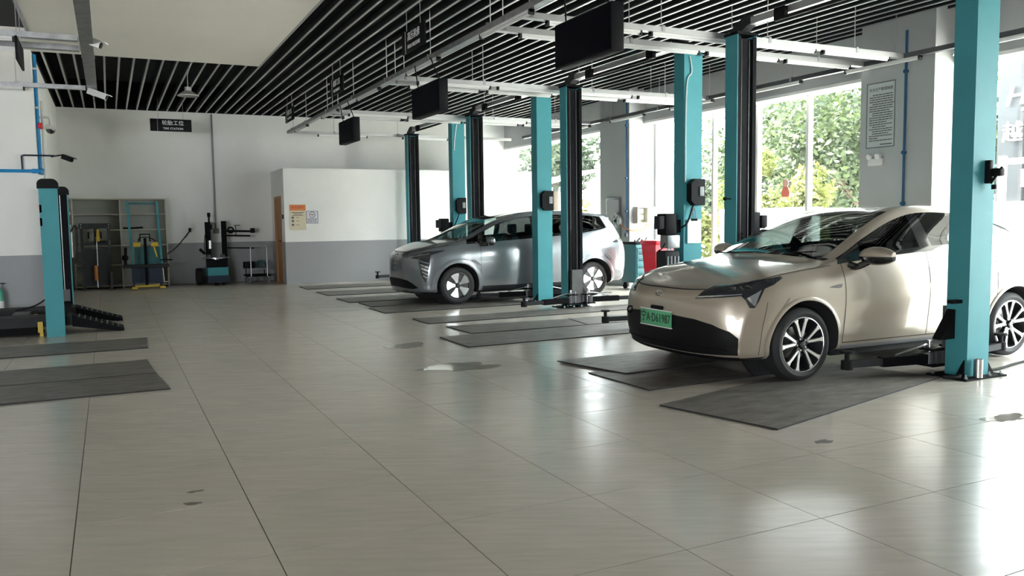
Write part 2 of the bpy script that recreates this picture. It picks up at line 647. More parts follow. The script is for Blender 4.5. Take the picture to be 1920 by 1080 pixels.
# inner partition room
PX, PY, PZ = 3.74, 19.84, 2.74
DY0, DY1 = 20.22, 21.02
wi = struct(MB().box(PX, XW, PY, PY + .12, 0, PZ).box(PX, PX + .12, PY + .12, DY0, 0, PZ).box(PX, PX + .12, DY1, YB, 0, PZ)
            .box(PX, PX + .12, DY0, DY1, 2.07, PZ).box(PX + .12, XW, PY + .12, YB, PZ - .08, PZ).build('wall_inner', 'wall_paint'))
d = struct(MB().box(PX + .03, PX + .075, DY0 + .04, DY1 - .04, .01, 2.03).build('door_1', 'wood_door'))
d['o_'] = [0, 0, 0]
MB().box(PX - .015, PX + .13, DY0 - .03, DY0 + .04, 0, 2.10).box(PX - .015, PX + .13, DY1 - .04, DY1 + .03, 0, 2.10).box(PX - .015, PX + .13, DY0 + .04, DY1 - .04, 2.03, 2.10).build('door_frame', 'wood_door', d)
MB().cyl((PX + .03, DY0 + .12, 1.02), (PX - .03, DY0 + .12, 1.02), .012).bar((PX - .03, DY0 + .11, 1.02), (PX - .03, DY0 + .24, 1.02), .018).box(PX + .018, PX + .03, DY0 + .09, DY0 + .15, .93, 1.1).build('handle', 'black_metal', d)
# right wall: bulkhead over the windows and columns between them
COLS = ((-7.0, -5.9), (.3, 1.5), (7.47, 8.66), (14.6, 15.75))
wr = MB().box(XR, XW + .2, Y0, YB, ZH, 4.8).box(XR, XW + .2, Y0, .3, -.15, ZH)  # front stretch, out of view, made solid to hold back daylight
wr.build('wall_right', 'bulkhead_paint')
wr = struct(bpy.data.objects['wall_right'])
wr['o_'] = [0, 0, 0]
for a, b in COLS[1:]:
    MB().box(9.93, XW + .25, a, b, 0, ZC + .5).build('column', 'column_paint', wr)
tr = struct(MB().box(XR - .012, XW, Y0, YB, ZH - .05, ZH).build('trim_1', 'white_plastic'))
# ceiling: plenum, slats, white soffit panel
ce = struct(MB().box(XL - .2, XW + .25, Y0 - .2, YB + .2, 4.8, 5.0).build('ceiling', 'plenum_black'))
ce['o_'] = [0, 0, 0]
SX, SY = 2.46, 14.9
MB().box(-.86, SX, Y0, SY, ZC, ZC + .25).box(XL, -.86, 13.5, SY, ZC, ZC + .25).build('soffit_panel', 'soffit_paint', ce, split=False)
MB().box(XL, -.86, Y0, 13.5, ZC + .06, ZC + .25).build('dark_panel', 'charcoal', ce)
MB().box(-.90, -.86, Y0, 13.5, ZC - .02, ZC + .06).build('panel_edge', 'galv', ce)
def slat(x, y0, y1):
    mb = MB().box(x - .016, x + .016, y0, y1, ZC + .012, ZC + .11)
    mb.slot(1).box(x - .016, x + .016, y0, y1, ZC, ZC + .012)
    return mb
proto = {}
def add_slat(x, y0, y1):
    k = (y0, y1)
    if k not in proto:
        o = slat(0, y0, y1).build('ceiling_slat', ['slat_side', 'slat_edge'], ce, ang=0)
        proto[k] = o.data
    else:
        o = bpy.data.objects.new('ceiling_slat', proto[k])
        COL.objects.link(o)
        o.parent = ce
    o.location = (x, 0, 0)
x = SX + .022
while x < XR:
    add_slat(x, Y0, YB)
    x += .2195
x = SX + .022 - .2195
while x > -.95:
    add_slat(x, SY, YB)
    x -= .2195
# dark liners so the void above the slats reads black, as painted
struct(MB().box(-.95, XW, YB - .02, YB, ZC + .0, 4.8).build('trim_2', 'plenum_black'))
struct(MB().box(XR - .02, XR, Y0, YB - .02, ZC + .0, 4.8).build('trim_3', 'plenum_black'))
struct(MB().box(-.95, -.93, SY, YB - .02, ZC + .0, 4.8).build('trim_4', 'plenum_black'))
# windows: one glazed bay between each pair of columns
def window(n, y0, y1, mull):
    w_ = MB()
    fr = .06
    w_.box(XW - .04, XW + .06, y0, y1, 0, fr).box(XW - .04, XW + .06, y0, y1, ZH - fr, ZH)
    w_.box(XW - .04, XW + .06, y0, y0 + fr, fr, ZH - fr).box(XW - .04, XW + .06, y1 - fr, y1, fr, ZH - fr)
    f = struct(w_.build('window_%d' % n, 'white_plastic'))
    f['o_'] = [0, 0, 0]
    ed = [y0 + fr]
    for m in mull:
        MB().box(XW - .05, XW + .05, m - .03, m + .03, fr, ZH - fr).build('mullion', 'white_plastic', f)
        ed += [m - .03, m + .03]
    ed.append(y1 - fr)
    for k in range(0, len(ed), 2):
        MB().box(XW, XW + .008, ed[k], ed[k + 1], fr, ZH - fr).build('pane', 'window_glass', f, ang=0)
window(1, 15.75, YB - .02, (18.1, 19.7))
window(2, 8.66, 14.6, (10.3, 11.5, 12.7))
window(3, 1.5, 7.47, (3.0, 4.5, 6.0))
# white side faces beside the glazing of the nearest column belong to the columns already
# ================================================================== two-post car lifts
PXL, PW, PD, PH = 6.69, .29, .21, 3.57
def post(y, inward, root, top_bracket=True):
    """U-channel column; y = outer/near face in world, inward=+1 opens towards +y"""
    t = .012
    x0, x1 = PXL, PXL + PW
    yb = y if inward > 0 else y + PD           # closed back of the channel
    yo = y + PD if inward > 0 else y           # open side
    a, b = (yb, yb + t * inward)
    m = MB().box(x0, x1, min(a, b), max(a, b), .012, PH)
    y_lo, y_hi = min(yb, yo), max(yb, yo)
    m.box(x0, x0 + t, y_lo + (t if inward > 0 else 0), y_hi - (0 if inward > 0 else t), .012, PH)
    m.box(x1 - t, x1, y_lo + (t if inward > 0 else 0), y_hi - (0 if inward > 0 else t), .012, PH)
    l0, l1 = (yo - t * inward, yo)
    p = m.build('post', 'teal_paint', root, ang=0)
    for xa, xb in ((x0 + t, x0 + .055), (x1 - .055, x1 - .001)):
        MB().box(xa, xb, min(l0, l1) - .0005, max(l0, l1) + .0005, .03, PH - .02).build('channel_lip', 'black_metal', p, ang=0)
    # black slide cover with guide lines inside the channel
    c0, c1 = yo - .045 * inward, yo - .020 * inward
    c = MB().box(x0 + .014, x1 - .014, min(c0, c1), max(c0, c1), .30, PH - .04)
    c.build('slide_cover', 'black_metal', p, ang=0)
    e0, e1 = yo - .019 * inward, yo - .010 * inward
    for xx in (x0 + .075, x1 - .10):
        MB().box(xx - .003, xx + .003, min(e0, e1), max(e0, e1), .30, PH - .06).build('guide_rod', 'galv_dark', p, ang=0)
    # base plate with gussets and anchor bolts
    bp = MB().box(x0 - .13, x1 + .13, y_lo - .09, y_hi + .09, 0, .014).build('base_plate', 'black_metal', p, ang=0)
    gs = MB()
    for xx, sg in ((x0, -1), (x1, 1)):
        gs.prism([(xx, .014), (xx + sg * .11, .014), (xx, .16)], y_lo + .02, y_lo + .032)
    gs.build('gusset', 'black_metal', bp, ang=0)
    for bx in (x0 - .09, x0 + .09, x1 - .06, x1 + .09):
        for by in (y_lo - .055, y_hi + .055):
            MB().cyl((bx, by, .014), (bx, by, .03), .018, 6).cyl((bx, by, .03), (bx, by, .05), .008, 8).build('anchor_bolt', 'steel', bp)
    MB().box(x0 - .012, x1 + .012, y_lo - .012, y_hi + .012, PH, PH + .03).build('top_cap', 'black_metal', p)
    return p
def carriage(y, inward, root, spread=0.):
    yo = y + PD if inward > 0 else y
    xm = PXL + PW / 2
    s = inward
    def ybox(m, x0, x1, a, b, z0, z1):
        a, b = yo + s * a, yo + s * b
        return m.box(x0, x1, min(a, b), max(a, b), z0, z1)
    m = MB()
    ybox(m, xm - .10, xm + .10, -.012, .07, .10, .62)
    ybox(m, xm - .16, xm + .16, .07, .10, .08, .24)
    c = m.build('carriage', 'grey_steel', root, ang=0)
    h = MB()
    for sg in (-1, 1):                       # arm hinge cages
        for z in (.07, .215):
            ybox(h, xm + sg * .16 - .09, xm + sg * .16 + .09, .04, .22, z, z + .02)
    h.build('hinge_plate', 'black_metal', c, ang=0)
    pins = MB()
    for sg in (-1, 1):
        pins.cyl((xm + sg * .17, yo + s * .14, .05), (xm + sg * .17, yo + s * .14, .30), .018, 12)
        pins.cyl((xm + sg * .11, yo + s * .19, .09), (xm + sg * .11, yo + s * .19, .28), .010, 10)
    pins.build('hinge_pin', 'steel', c)
    chain = MB()
    for k in range(14):
        z = .64 + k * .045
        chain.bar((xm - .05, yo + s * .015, z), (xm - .05, yo + s * .015, z + .03), .018, .03)
    chain.build('chain', 'black_metal', c, ang=0)
    for sg in (-1, 1):
        a = Vector((xm + sg * .19, yo + s * .14, .135))
        ang = math.radians(4 + spread)
        d = Vector((sg * math.cos(ang), s * math.sin(ang), 0))
        mid = a + d * .52
        tip = a + d * .88
        arm = MB().bar(a, mid, .085, .085).build('arm', 'black_metal', c, ang=0)
        MB().bar(mid - d * .1, tip, .06, .06).build('arm_extension', 'charcoal', arm, ang=0)
        up_ = Vector((0, 0, 1))
        MB().cyl(tip + up_ * -.045, tip + up_ * .035, .05, 16).cyl(tip + up_ * .035, tip + up_ * .10, .022, 12).cyl(tip + up_ * .10, tip + up_ * .122, .06, 16).build('lift_pad', 'black_rubber', arm)
        # diagonal lock rod from the hinge up over the arm
        MB().tube([a + Vector((-sg * .04, s * .05, .12)), a + d * .12 + up_ * .10, a + d * .36 + up_ * .05], .009, 6, 4).build('lock_rod', 'galv', arm)
        MB().cyl(a + up_ * -.06, a + up_ * .06, .055, 14).build('pivot', 'galv_dark', arm)
    return c
def crossbeam(y0, y1, root):
    xm = PXL + .12
    m = MB().box(xm - .045, xm + .045, y0 + .26, y1 - .05, PH + .09, PH + .17).build('crossbeam', 'alu', root, ang=0)
    for yy, sg in ((y0 + PD, 1), (y1, -1)):
        MB().prism([(yy - sg * .20, PH + .03), (yy - sg * .02, PH + .03), (yy + sg * .13, PH + .10), (yy + sg * .13, PH + .19), (yy + sg * .02, PH + .19), (yy - sg * .20, PH + .08)], xm - .06, xm + .06, 'yz').build('beam_bracket', 'charcoal', m, ang=0)
    MB().box(xm - .10, xm - .06, y0 + .75, y1 - .55, PH + .02, PH + .06, .012).build('shutoff_bar', 'black_rubber', m)
    MB().box(xm - .11, xm - .045, y1 - .72, y1 - .56, PH + .03, PH + .16, .01).box(xm - .11, xm - .045, y0 + .70, y0 + .86, PH + .03, PH + .16, .01).build('switch_box', 'black_plastic', m)
def control_box(y, root):
    m = MB().prism([(6.735, 1.66), (6.80, 1.60), (6.955, 1.60), (6.955, 1.94), (6.80, 1.94), (6.735, 1.88)], y - .10, y, 'xz')
    c = m.build('control_box', 'black_plastic', root, ang=0)
    MB().box(6.86, 6.93, y - .116, y - .10, 1.72, 1.84, .006).build('control_panel', 'grey_plastic', c)
    return c
def power_unit(y, root):
    c = MB().box(6.42, 6.60, y + .02, y + .22, 1.22, 1.50, .02).box(6.60, 6.69, y + .06, y + .18, 1.25, 1.42).build('power_unit', 'black_plastic', root)
    MB().box(6.46, 6.66, y + .03, y + .20, 1.05, 1.22, .01).build('valve_block', 'galv', c)
    tk = MB().box(6.40, 6.64, y + .0, y + .22, .42, 1.02, .03).build('oil_tank', 'charcoal', c)
    for k in range(4):
        MB().box(6.425 + k * .055, 6.45 + k * .055, y - .012, y + .005, .50, .95).build('tank_rib', 'grey_plastic', c, ang=0)
    MB().cyl((6.55, y + .12, 1.02), (6.55, y + .12, 1.08), .025).build('tank_filler', 'steel', c)
    MB().box(6.335, 6.425, y + .04, y + .16, 1.30, 1.47, .01).build('switch_box', 'charcoal', c)
    MB().tube([(6.47, y + .1, 1.12), (6.40, y + .06, 1.06), (6.34, y + .04, 1.02)], .008, 6, 4).ball((6.34, y + .04, 1.02), .02).build('lever', 'black_metal', c)
    MB().tube([(6.63, y + .1, 1.30), (6.70, y - .04, 1.36), (6.80, y - .05, 1.60)], .012, 8, 6).build('cable', 'black_rubber', c)
    return c
LIFTS = [
    (4.64, 7.61, 'teal two-post lift around the beige sedan, nearest on the right', (5, 2)),
    (8.60, 11.62, 'teal two-post lift of the empty bay, with the clipped paper hanging on its post', (2, 2)),
    (12.64, 15.54, 'teal two-post lift around the silver-white hatchback', (6, 3)),
    (16.52, 19.43, 'teal two-post lift farthest back, beside the white partition wall', (3, 3)),
]
lifts = []
for i, (ya, yb, lab, sp) in enumerate(LIFTS):
    r = thing('two_post_lift', (PXL + PW / 2, (ya + yb) / 2, 0), lab, 'car lift', 'two-post lifts along the windows')
    lifts.append(r)
    p1 = post(ya, 1, r); p2 = post(yb, -1, r)
    carriage(ya, 1, r, sp[0]); carriage(yb, -1, r, sp[1])
    crossbeam(ya, yb, r)
    if i in (1, 2, 3):
        control_box(ya, p1)
    if i in (1, 3):
        power_unit(ya, p1)
    if i == 0:                                # latch device and cup on the nearest post
        c = MB().box(6.84, 6.885, ya - .05, ya, 1.70, 1.90, .006).box(6.87, 6.94, ya - .12, ya - .03, 1.76, 1.83, .01).build('latch_bracket', 'black_plastic', p1)
        MB().bar((6.90, ya - .12, 1.84), (6.87, ya - .04, 1.70), .02).cyl((6.90, ya - .05, 1.69), (6.90, ya - .05, 1.65), .02).build('latch_lever', 'black_metal', c, ang=0)
        MB().lathe([(.0, .02), (.034, .02), (.034, .16), (.038, .16), (.038, .0)], (6.77, ya - .05, .014), (0, 0, 1), 20).build('rod_holder_cup', 'steel', p1)
        MB().tube([(6.45, ya + .05, .03), (6.55, ya - .02, .03), (6.66, ya + .04, .04)], .015, 6, 4).build('hose', 'black_rubber', p1)
        MB().tube([(7.0, ya + .1, .03), (7.3, ya + .12, .012), (7.9, ya + .25, .012), (8.6, ya + .3, .012)], .012, 6, 4).build('cable', 'black_rubber', p1)
        MB().box(6.57, 6.69, ya + .06, ya + .12, .66, .69).build('arm_stop', 'black_metal', p1, ang=0)
        MB().prism([(6.685, .60), (6.685, .34), (6.50, .34), (6.50, .355)], ya + .12, ya + .2).build('carriage_gusset', 'black_metal', p1, ang=0)
    if i == 1:
        MB().tube([(6.77, ya - .01, 3.5), (6.80, ya - .012, 3.3), (6.72, ya - .012, 3.1), (6.705, ya - .012, 2.0), (6.71, ya - .012, 1.95)], .008, 6, 5).build('cable', 'white_plastic', p1)
    if i == 3:
        MB().tube([(6.80, ya - .01, 3.5), (6.75, ya - .012, 3.2), (6.73, ya - .012, 2.95)], .008, 6, 5).build('cable', 'white_plastic', p1)
for i, y in ((0, 7.61), (1, 8.60)):           # small release knobs seen against the window
    pass
# black junction box on the far post of the nearest lift
c = MB().box(6.98, 7.12, 7.66, 7.80, 1.22, 1.50, .015).box(7.12, 7.21, 7.64, 7.78, 1.30, 1.46, .01).build('switch_box', 'black_plastic', lifts[0])
MB().cyl((6.69, 7.70, 1.66), (6.60, 7.70, 1.66), .006, 8).ball((6.595, 7.70, 1.66), .022).build('release_knob', 'black_plastic', lifts[0])
MB().cyl((6.98, 8.68, 1.76), (7.08, 8.68, 1.76), .006, 8).ball((7.085, 8.68, 1.76), .022).build('release_knob', 'black_plastic', lifts[1])
# paper in a clear sleeve hanging on the empty-bay lift
pp = thing('clipped_paper', (6.84, 8.585, 1.26), 'grey-white paper sheets hung by a wire hook on the teal lift post', 'paper')
MB().box(6.735, 6.955, 8.575, 8.59, 1.11, 1.42, .004).build('sheet', 'paper', pp)
MB().tube([(6.80, 8.58, 1.42), (6.83, 8.575, 1.55), (6.845, 8.575, 1.56), (6.88, 8.58, 1.42)], .005, 6, 4).build('hook', 'galv', pp)
MB().box(6.79, 6.89, 8.570, 8.578, 1.40, 1.43).build('clip', 'black_metal', pp, ang=0)
# teal wrench-like arm above the paper
# ------------------------------------------------------------------ rubber mats
def rmat(corners, label, z0=.0, th=.012):
    cx = sum(c[0] for c in corners) / 4; cy = sum(c[1] for c in corners) / 4
    m = MB()
    n = 4
    vs = [(c[0], c[1], z0) for c in corners] + [(c[0], c[1], z0 + th) for c in corners]
    m._add(vs, [(4, 5, 6, 7)])
    m.slot(1)._add(vs, [(3, 2, 1, 0)] + [(k, (k + 1) % 4, (k + 1) % 4 + 4, k + 4) for k in range(4)])
    o = m.build('rubber_mat', ['mat_rubber', 'mat_edge'], origin=(cx, cy, z0), ang=0)
    return tag(o, label, 'mat', 'rubber floor mats in the lift bays')
def rect(x0, x1, ya, yb, sh=0.):
    return [(x0, ya), (x1, ya + sh), (x1, yb + sh), (x0, yb)]
a = Vector((3.99, 4.11)); dr = Vector((math.cos(math.radians(14.6)), math.sin(math.radians(14.6)))); nr = Vector((-dr.y, dr.x))
rmat([a, a + dr * 2.62, a + dr * 2.62 + nr * 1.01, a + nr * 1.01], 'large dark rubber mat lying askew, nearest mat before the beige sedan')
rmat([(4.0, 5.59), (5.2, 5.63), (5.2, 6.50), (3.97, 6.52)], 'dark rubber mat under the front of the beige sedan, lower of two overlapping', 0, .010)
rmat([(4.22, 6.26), (8.1, 6.42), (8.05, 7.35), (4.0, 7.17)], 'dark rubber mat under the far wheel of the beige sedan, overlapping another', .0105, .011)
rmat(rect(3.62, 6.50, 8.54, 9.46, .03), 'wide grey rubber mat, nearest of the empty bay')
rmat([(4.10, 9.58), (5.77, 9.52), (5.90, 10.24), (4.07, 10.41)], 'short rubber mat in the middle of the empty bay')
rmat([(5.80, 9.53), (8.6, 9.56), (8.6, 10.40), (5.93, 10.28)], 'rubber mat continuing behind the short mat towards the window')
rmat(rect(3.97, 8.9, 10.82, 11.50, .0), 'long rubber mat by the far post of the empty bay')
rmat(rect(3.85, 6.5, 12.46, 13.36), 'rubber mat under the near wheels of the silver-white hatchback')
rmat(rect(3.95, 8.8, 13.55, 14.35), 'rubber mat under the middle of the silver-white hatchback')
rmat(rect(3.82, 9.0, 14.50, 15.42), 'rubber mat behind the silver-white hatchback, second from it')
rmat(rect(3.83, 6.5, 16.12, 17.14), 'rubber mat in the farthest bay, nearer of its two')
rmat(rect(3.82, 9.0, 17.94, 18.83), 'rubber mat closest to the white partition wall')
rmat([(-4.2, 10.46), (.35, 10.46), (.37, 11.42), (-4.2, 11.42)], 'dark rubber mat at left right in front of the ramp lift')
rmat([(-4.2, 8.60), (.35, 8.60), (.30, 9.51), (-4.2, 9.51)], 'dusty rubber mat at left, middle one of three')
rmat([(-4.2, 7.71), (.42, 7.71), (.35, 8.57), (-4.2, 8.57)], 'dusty rubber mat at left, nearest to the viewer')
# ------------------------------------------------------------------ four-post ramp lift at the left
r = thing('ramp_lift', (-1.5, 13.3, 0), 'teal ramp lift with black-capped posts and low drive-on runways', 'car lift')
def lift_post(x, y, inward):
    w_, dp = .21, .17
    t = .012
    yb, yo = (y, y + dp) if inward > 0 else (y + dp, y)
    m = MB().box(x, x + w_, min(yb, yb + t * inward), max(yb, yb + t * inward), 0, 1.95)
    ya, yc = (y + t, y + dp) if inward > 0 else (y, y + dp - t)
    m.box(x, x + t, ya, yc, 0, 1.95).box(x + w_ - t, x + w_, ya, yc, 0, 1.95)
    p = m.build('post', 'teal_paint', r, ang=0)
    prof = [(x - .015, 1.93), (x + w_ + .015, 1.93), (x + w_ + .015, 1.985)]
    for k in range(7):
        a = math.radians(k * 15)
        prof.append((x + w_ - .055 + .07 * math.cos(a), 1.985 + .07 * math.sin(a)))
    for k in range(7):
        a = math.radians(90 + k * 15)
        prof.append((x + .055 + .07 * math.cos(a), 1.985 + .07 * math.sin(a)))
    MB().prism(prof, y - .015, y + dp + .015).build('post_cap', 'black_plastic', p, ang=40)
    MB().box(x + t, x + w_ - t, min(yo, yo - .10 * inward), max(yo, yo - .10 * inward), .0, 1.93).build('slide', 'black_metal', p, ang=0)
    MB().cyl((x + .10, yo + .004 * inward, .3), (x + .10, yo + .004 * inward, 1.92), .005, 8).build('lifting_cable', 'steel', p)
    MB().box(x + .04, x + w_ - .04, min(yo, yo + .05 * inward), max(yo, yo + .05 * inward), .28, .46).build('slide_block', 'grey_steel', p, ang=0)
    return p
lift_post(-.79, 12.2, 1)
p2 = lift_post(-.76, 14.55, -1)
MB().box(-.79, -.765, 12.20, 12.24, 1.62, 1.72).box(-.79, -.765, 12.20, 12.24, 1.45, 1.55).build('sticker', 'red_plastic', r, ang=0)
MB().box(-.545, -.52, 14.60, 14.68, .95, 1.35, .008).box(-.545, -.53, 14.60, 14.66, 1.42, 1.46).box(-.545, -.53, 14.60, 14.66, 1.62, 1.66).build('control_box', 'white_plastic', p2)
MB().tube([(-.53, 14.6, 1.36), (-.48, 14.6, 1.45), (-.455, 14.6, 1.38), (-.46, 14.6, 1.1), (-.50, 14.6, .85)], .01, 6, 6).build('cable', 'black_rubber', p2)
for ya, nm in ((12.42, 'near'), (13.72, 'far')):
    rw = MB().box(-5.6, -.50, ya, ya + .48, .12, .235).box(-5.6, -.50, ya + .02, ya + .46, .235, .245).build('runway', 'charcoal', r, ang=0)
    MB().prism([(-.50, .10), (-.50, .245), (.12, .035), (.13, .0), (.06, .0)], ya + .02, ya + .46).build('ramp', 'black_metal', rw, ang=0)
    rb = MB()
    for k in range(8):
        x = -.42 + k * .068
        z = .245 - (x + .5) * .337
        rb.bar((x, ya + .05, z + .004), (x, ya + .43, z + .004), .016, .012)
    rb.build('ramp_rib', 'grey_steel', rw, ang=0)
MB().box(-.66, -.56, 12.37, 14.55, .13, .25).build('cross_member', 'black_metal', r, ang=0)
MB().box(-3.9, -3.7, 12.37, 14.25, .05, .12).box(-1.6, -1.4, 12.37, 14.25, .05, .12).build('under_beam', 'black_metal', r, ang=0)
MB().prism([(-2.2, .02), (-.85, .02), (-.95, .12), (-2.2, .12)], 12.46, 12.9).build('scissor_base', 'black_metal', r, ang=0)
MB().box(-1.25, -1.05, 13.05, 13.5, .17, .24, .01).build('jack_beam', 'grey_steel', r)
MB().cyl((-.98, 13.2, .12), (-.98, 13.2, .22), .03).cyl((-.85, 13.25, .12), (-.85, 13.25, .2), .03).build('jack_pad', 'yellow_paint', r)
MB().box(-.90, -.84, 12.38, 12.43, .05, .19).box(-.88, -.84, 12.36, 12.42, .0, .06).build('wheel_stop', 'yellow_paint', r, ang=0)
MB().tube([(-1.25, 13.6, .25), (-1.0, 13.8, .30), (-.8, 14.2, .45), (-.78, 14.6, .6)], .012, 6, 5).build('hose', 'black_rubber', r)
# ================================================================== cars
paint_mat('paint_beige', (.40, .345, .275), metal=.25, rough=.3)
paint_mat('paint_silver', (.22, .238, .255), metal=.5, rough=.26)
mat('tyre', (.022, .022, .023), .7, bump=.1, bscale=80)
mat('rim_black', (.02, .02, .022), .3, coat=.4)
mat('rim_silver', (.80, .80, .80), .22, metal=.9)
mat('brake_disc', (.35, .34, .33), .35, metal=.9)
mat('gloss_black', (.008, .008, .009), .08, coat=1.0)
mat('liner', (.012, .012, .013), .85)
mat('lamp_clear', (.55, .57, .60), .06, metal=.6)
mat('lamp_red', (.40, .015, .012), .12)
mat('cabin_dark', (.025, .025, .027), .7)
mat('cabin_light', (.30, .28, .25), .7)
mat('plate_green', (.09, .38, .19), .4)
glass_mat('windscreen_glass', (.50, .62, .585), f0=.09)
mat('matt_black', (.006, .006, .007), .55, spec=.2)
glass_mat('door_glass', (.07, .075, .075), f0=.06)
glass_mat('clear_glass', (.42, .46, .45), f0=.05)

def cr(p0, p1, p2, p3, t):
    return .5 * ((2 * p1) + (p2 - p0) * t + (2 * p0 - 5 * p1 + 4 * p2 - p3) * (t * t) + (3 * p1 - p0 - 3 * p2 + p3) * (t ** 3))
class Surf:
    """smooth half body: control points C[station][key]; mirrored in y"""
    def __init__(s, C, ns=8, nt=8, cu=(), ck=()):
        s.C = [[Vector(p) for p in row] for row in C]
        s.S = len(C) - 1; s.T = len(C[0]) - 1
        s.ns, s.nt = ns, nt
        s.cu, s.ck = set(cu), set(ck)      # creased stations / keys
        # the mirror keeps tangents clean over the centreline
    def ctrl(s, i, k):
        my = False
        if i < 0: i = -i; my = True
        if i > s.S: i = 2 * s.S - i; my = not my
        if k > s.T: k = 2 * s.T - k; my = not my
        k = max(k, 0)
        p = s.C[i][k]
        return Vector((p.x, -p.y, p.z)) if my else p
    def P(s, u, v):
        i = min(int(u), s.S - 1); fu = u - i
        k = min(int(v), s.T - 1); fv = v - k
        col = []
        for kk in (k - 1, k, k + 1, k + 2):
            a, b, c, d = s.ctrl(i - 1, kk), s.ctrl(i, kk), s.ctrl(i + 1, kk), s.ctrl(i + 2, kk)
            if kk < 6:
                if i in s.cu: a = a.lerp(2 * b - c, .85)
                if i + 1 in s.cu: d = d.lerp(2 * c - b, .85)
            col.append(cr(a, b, c, d, fu))
        if k == 0:
            col[0] = 2 * col[1] - col[2]
        if k in s.ck: col[0] = col[0].lerp(2 * col[1] - col[2], .8)
        if k + 1 in s.ck: col[3] = col[3].lerp(2 * col[2] - col[1], .8)
        p = cr(*col, fv)
        if p.y < 0: p.y = 0.
        return p
    def N(s, u, v):
        e = .02
        a = s.P(min(u + e, s.S), v) - s.P(max(u - e, 0), v)
        b = s.P(u, min(v + e, s.T)) - s.P(u, max(v - e, 0))
        n = b.cross(a)
        return n.normalized() if n.length > 1e-9 else Vector((0, 0, 1))
    def grid(s):
        NS, NT = s.S * s.ns, s.T * s.nt
        s.V = [[s.P(i / s.ns, k / s.nt) for k in range(NT + 1)] for i in range(NS + 1)]
        return NS, NT

def side_of(p, sd):
    return Vector((p.x, p.y * sd, p.z))

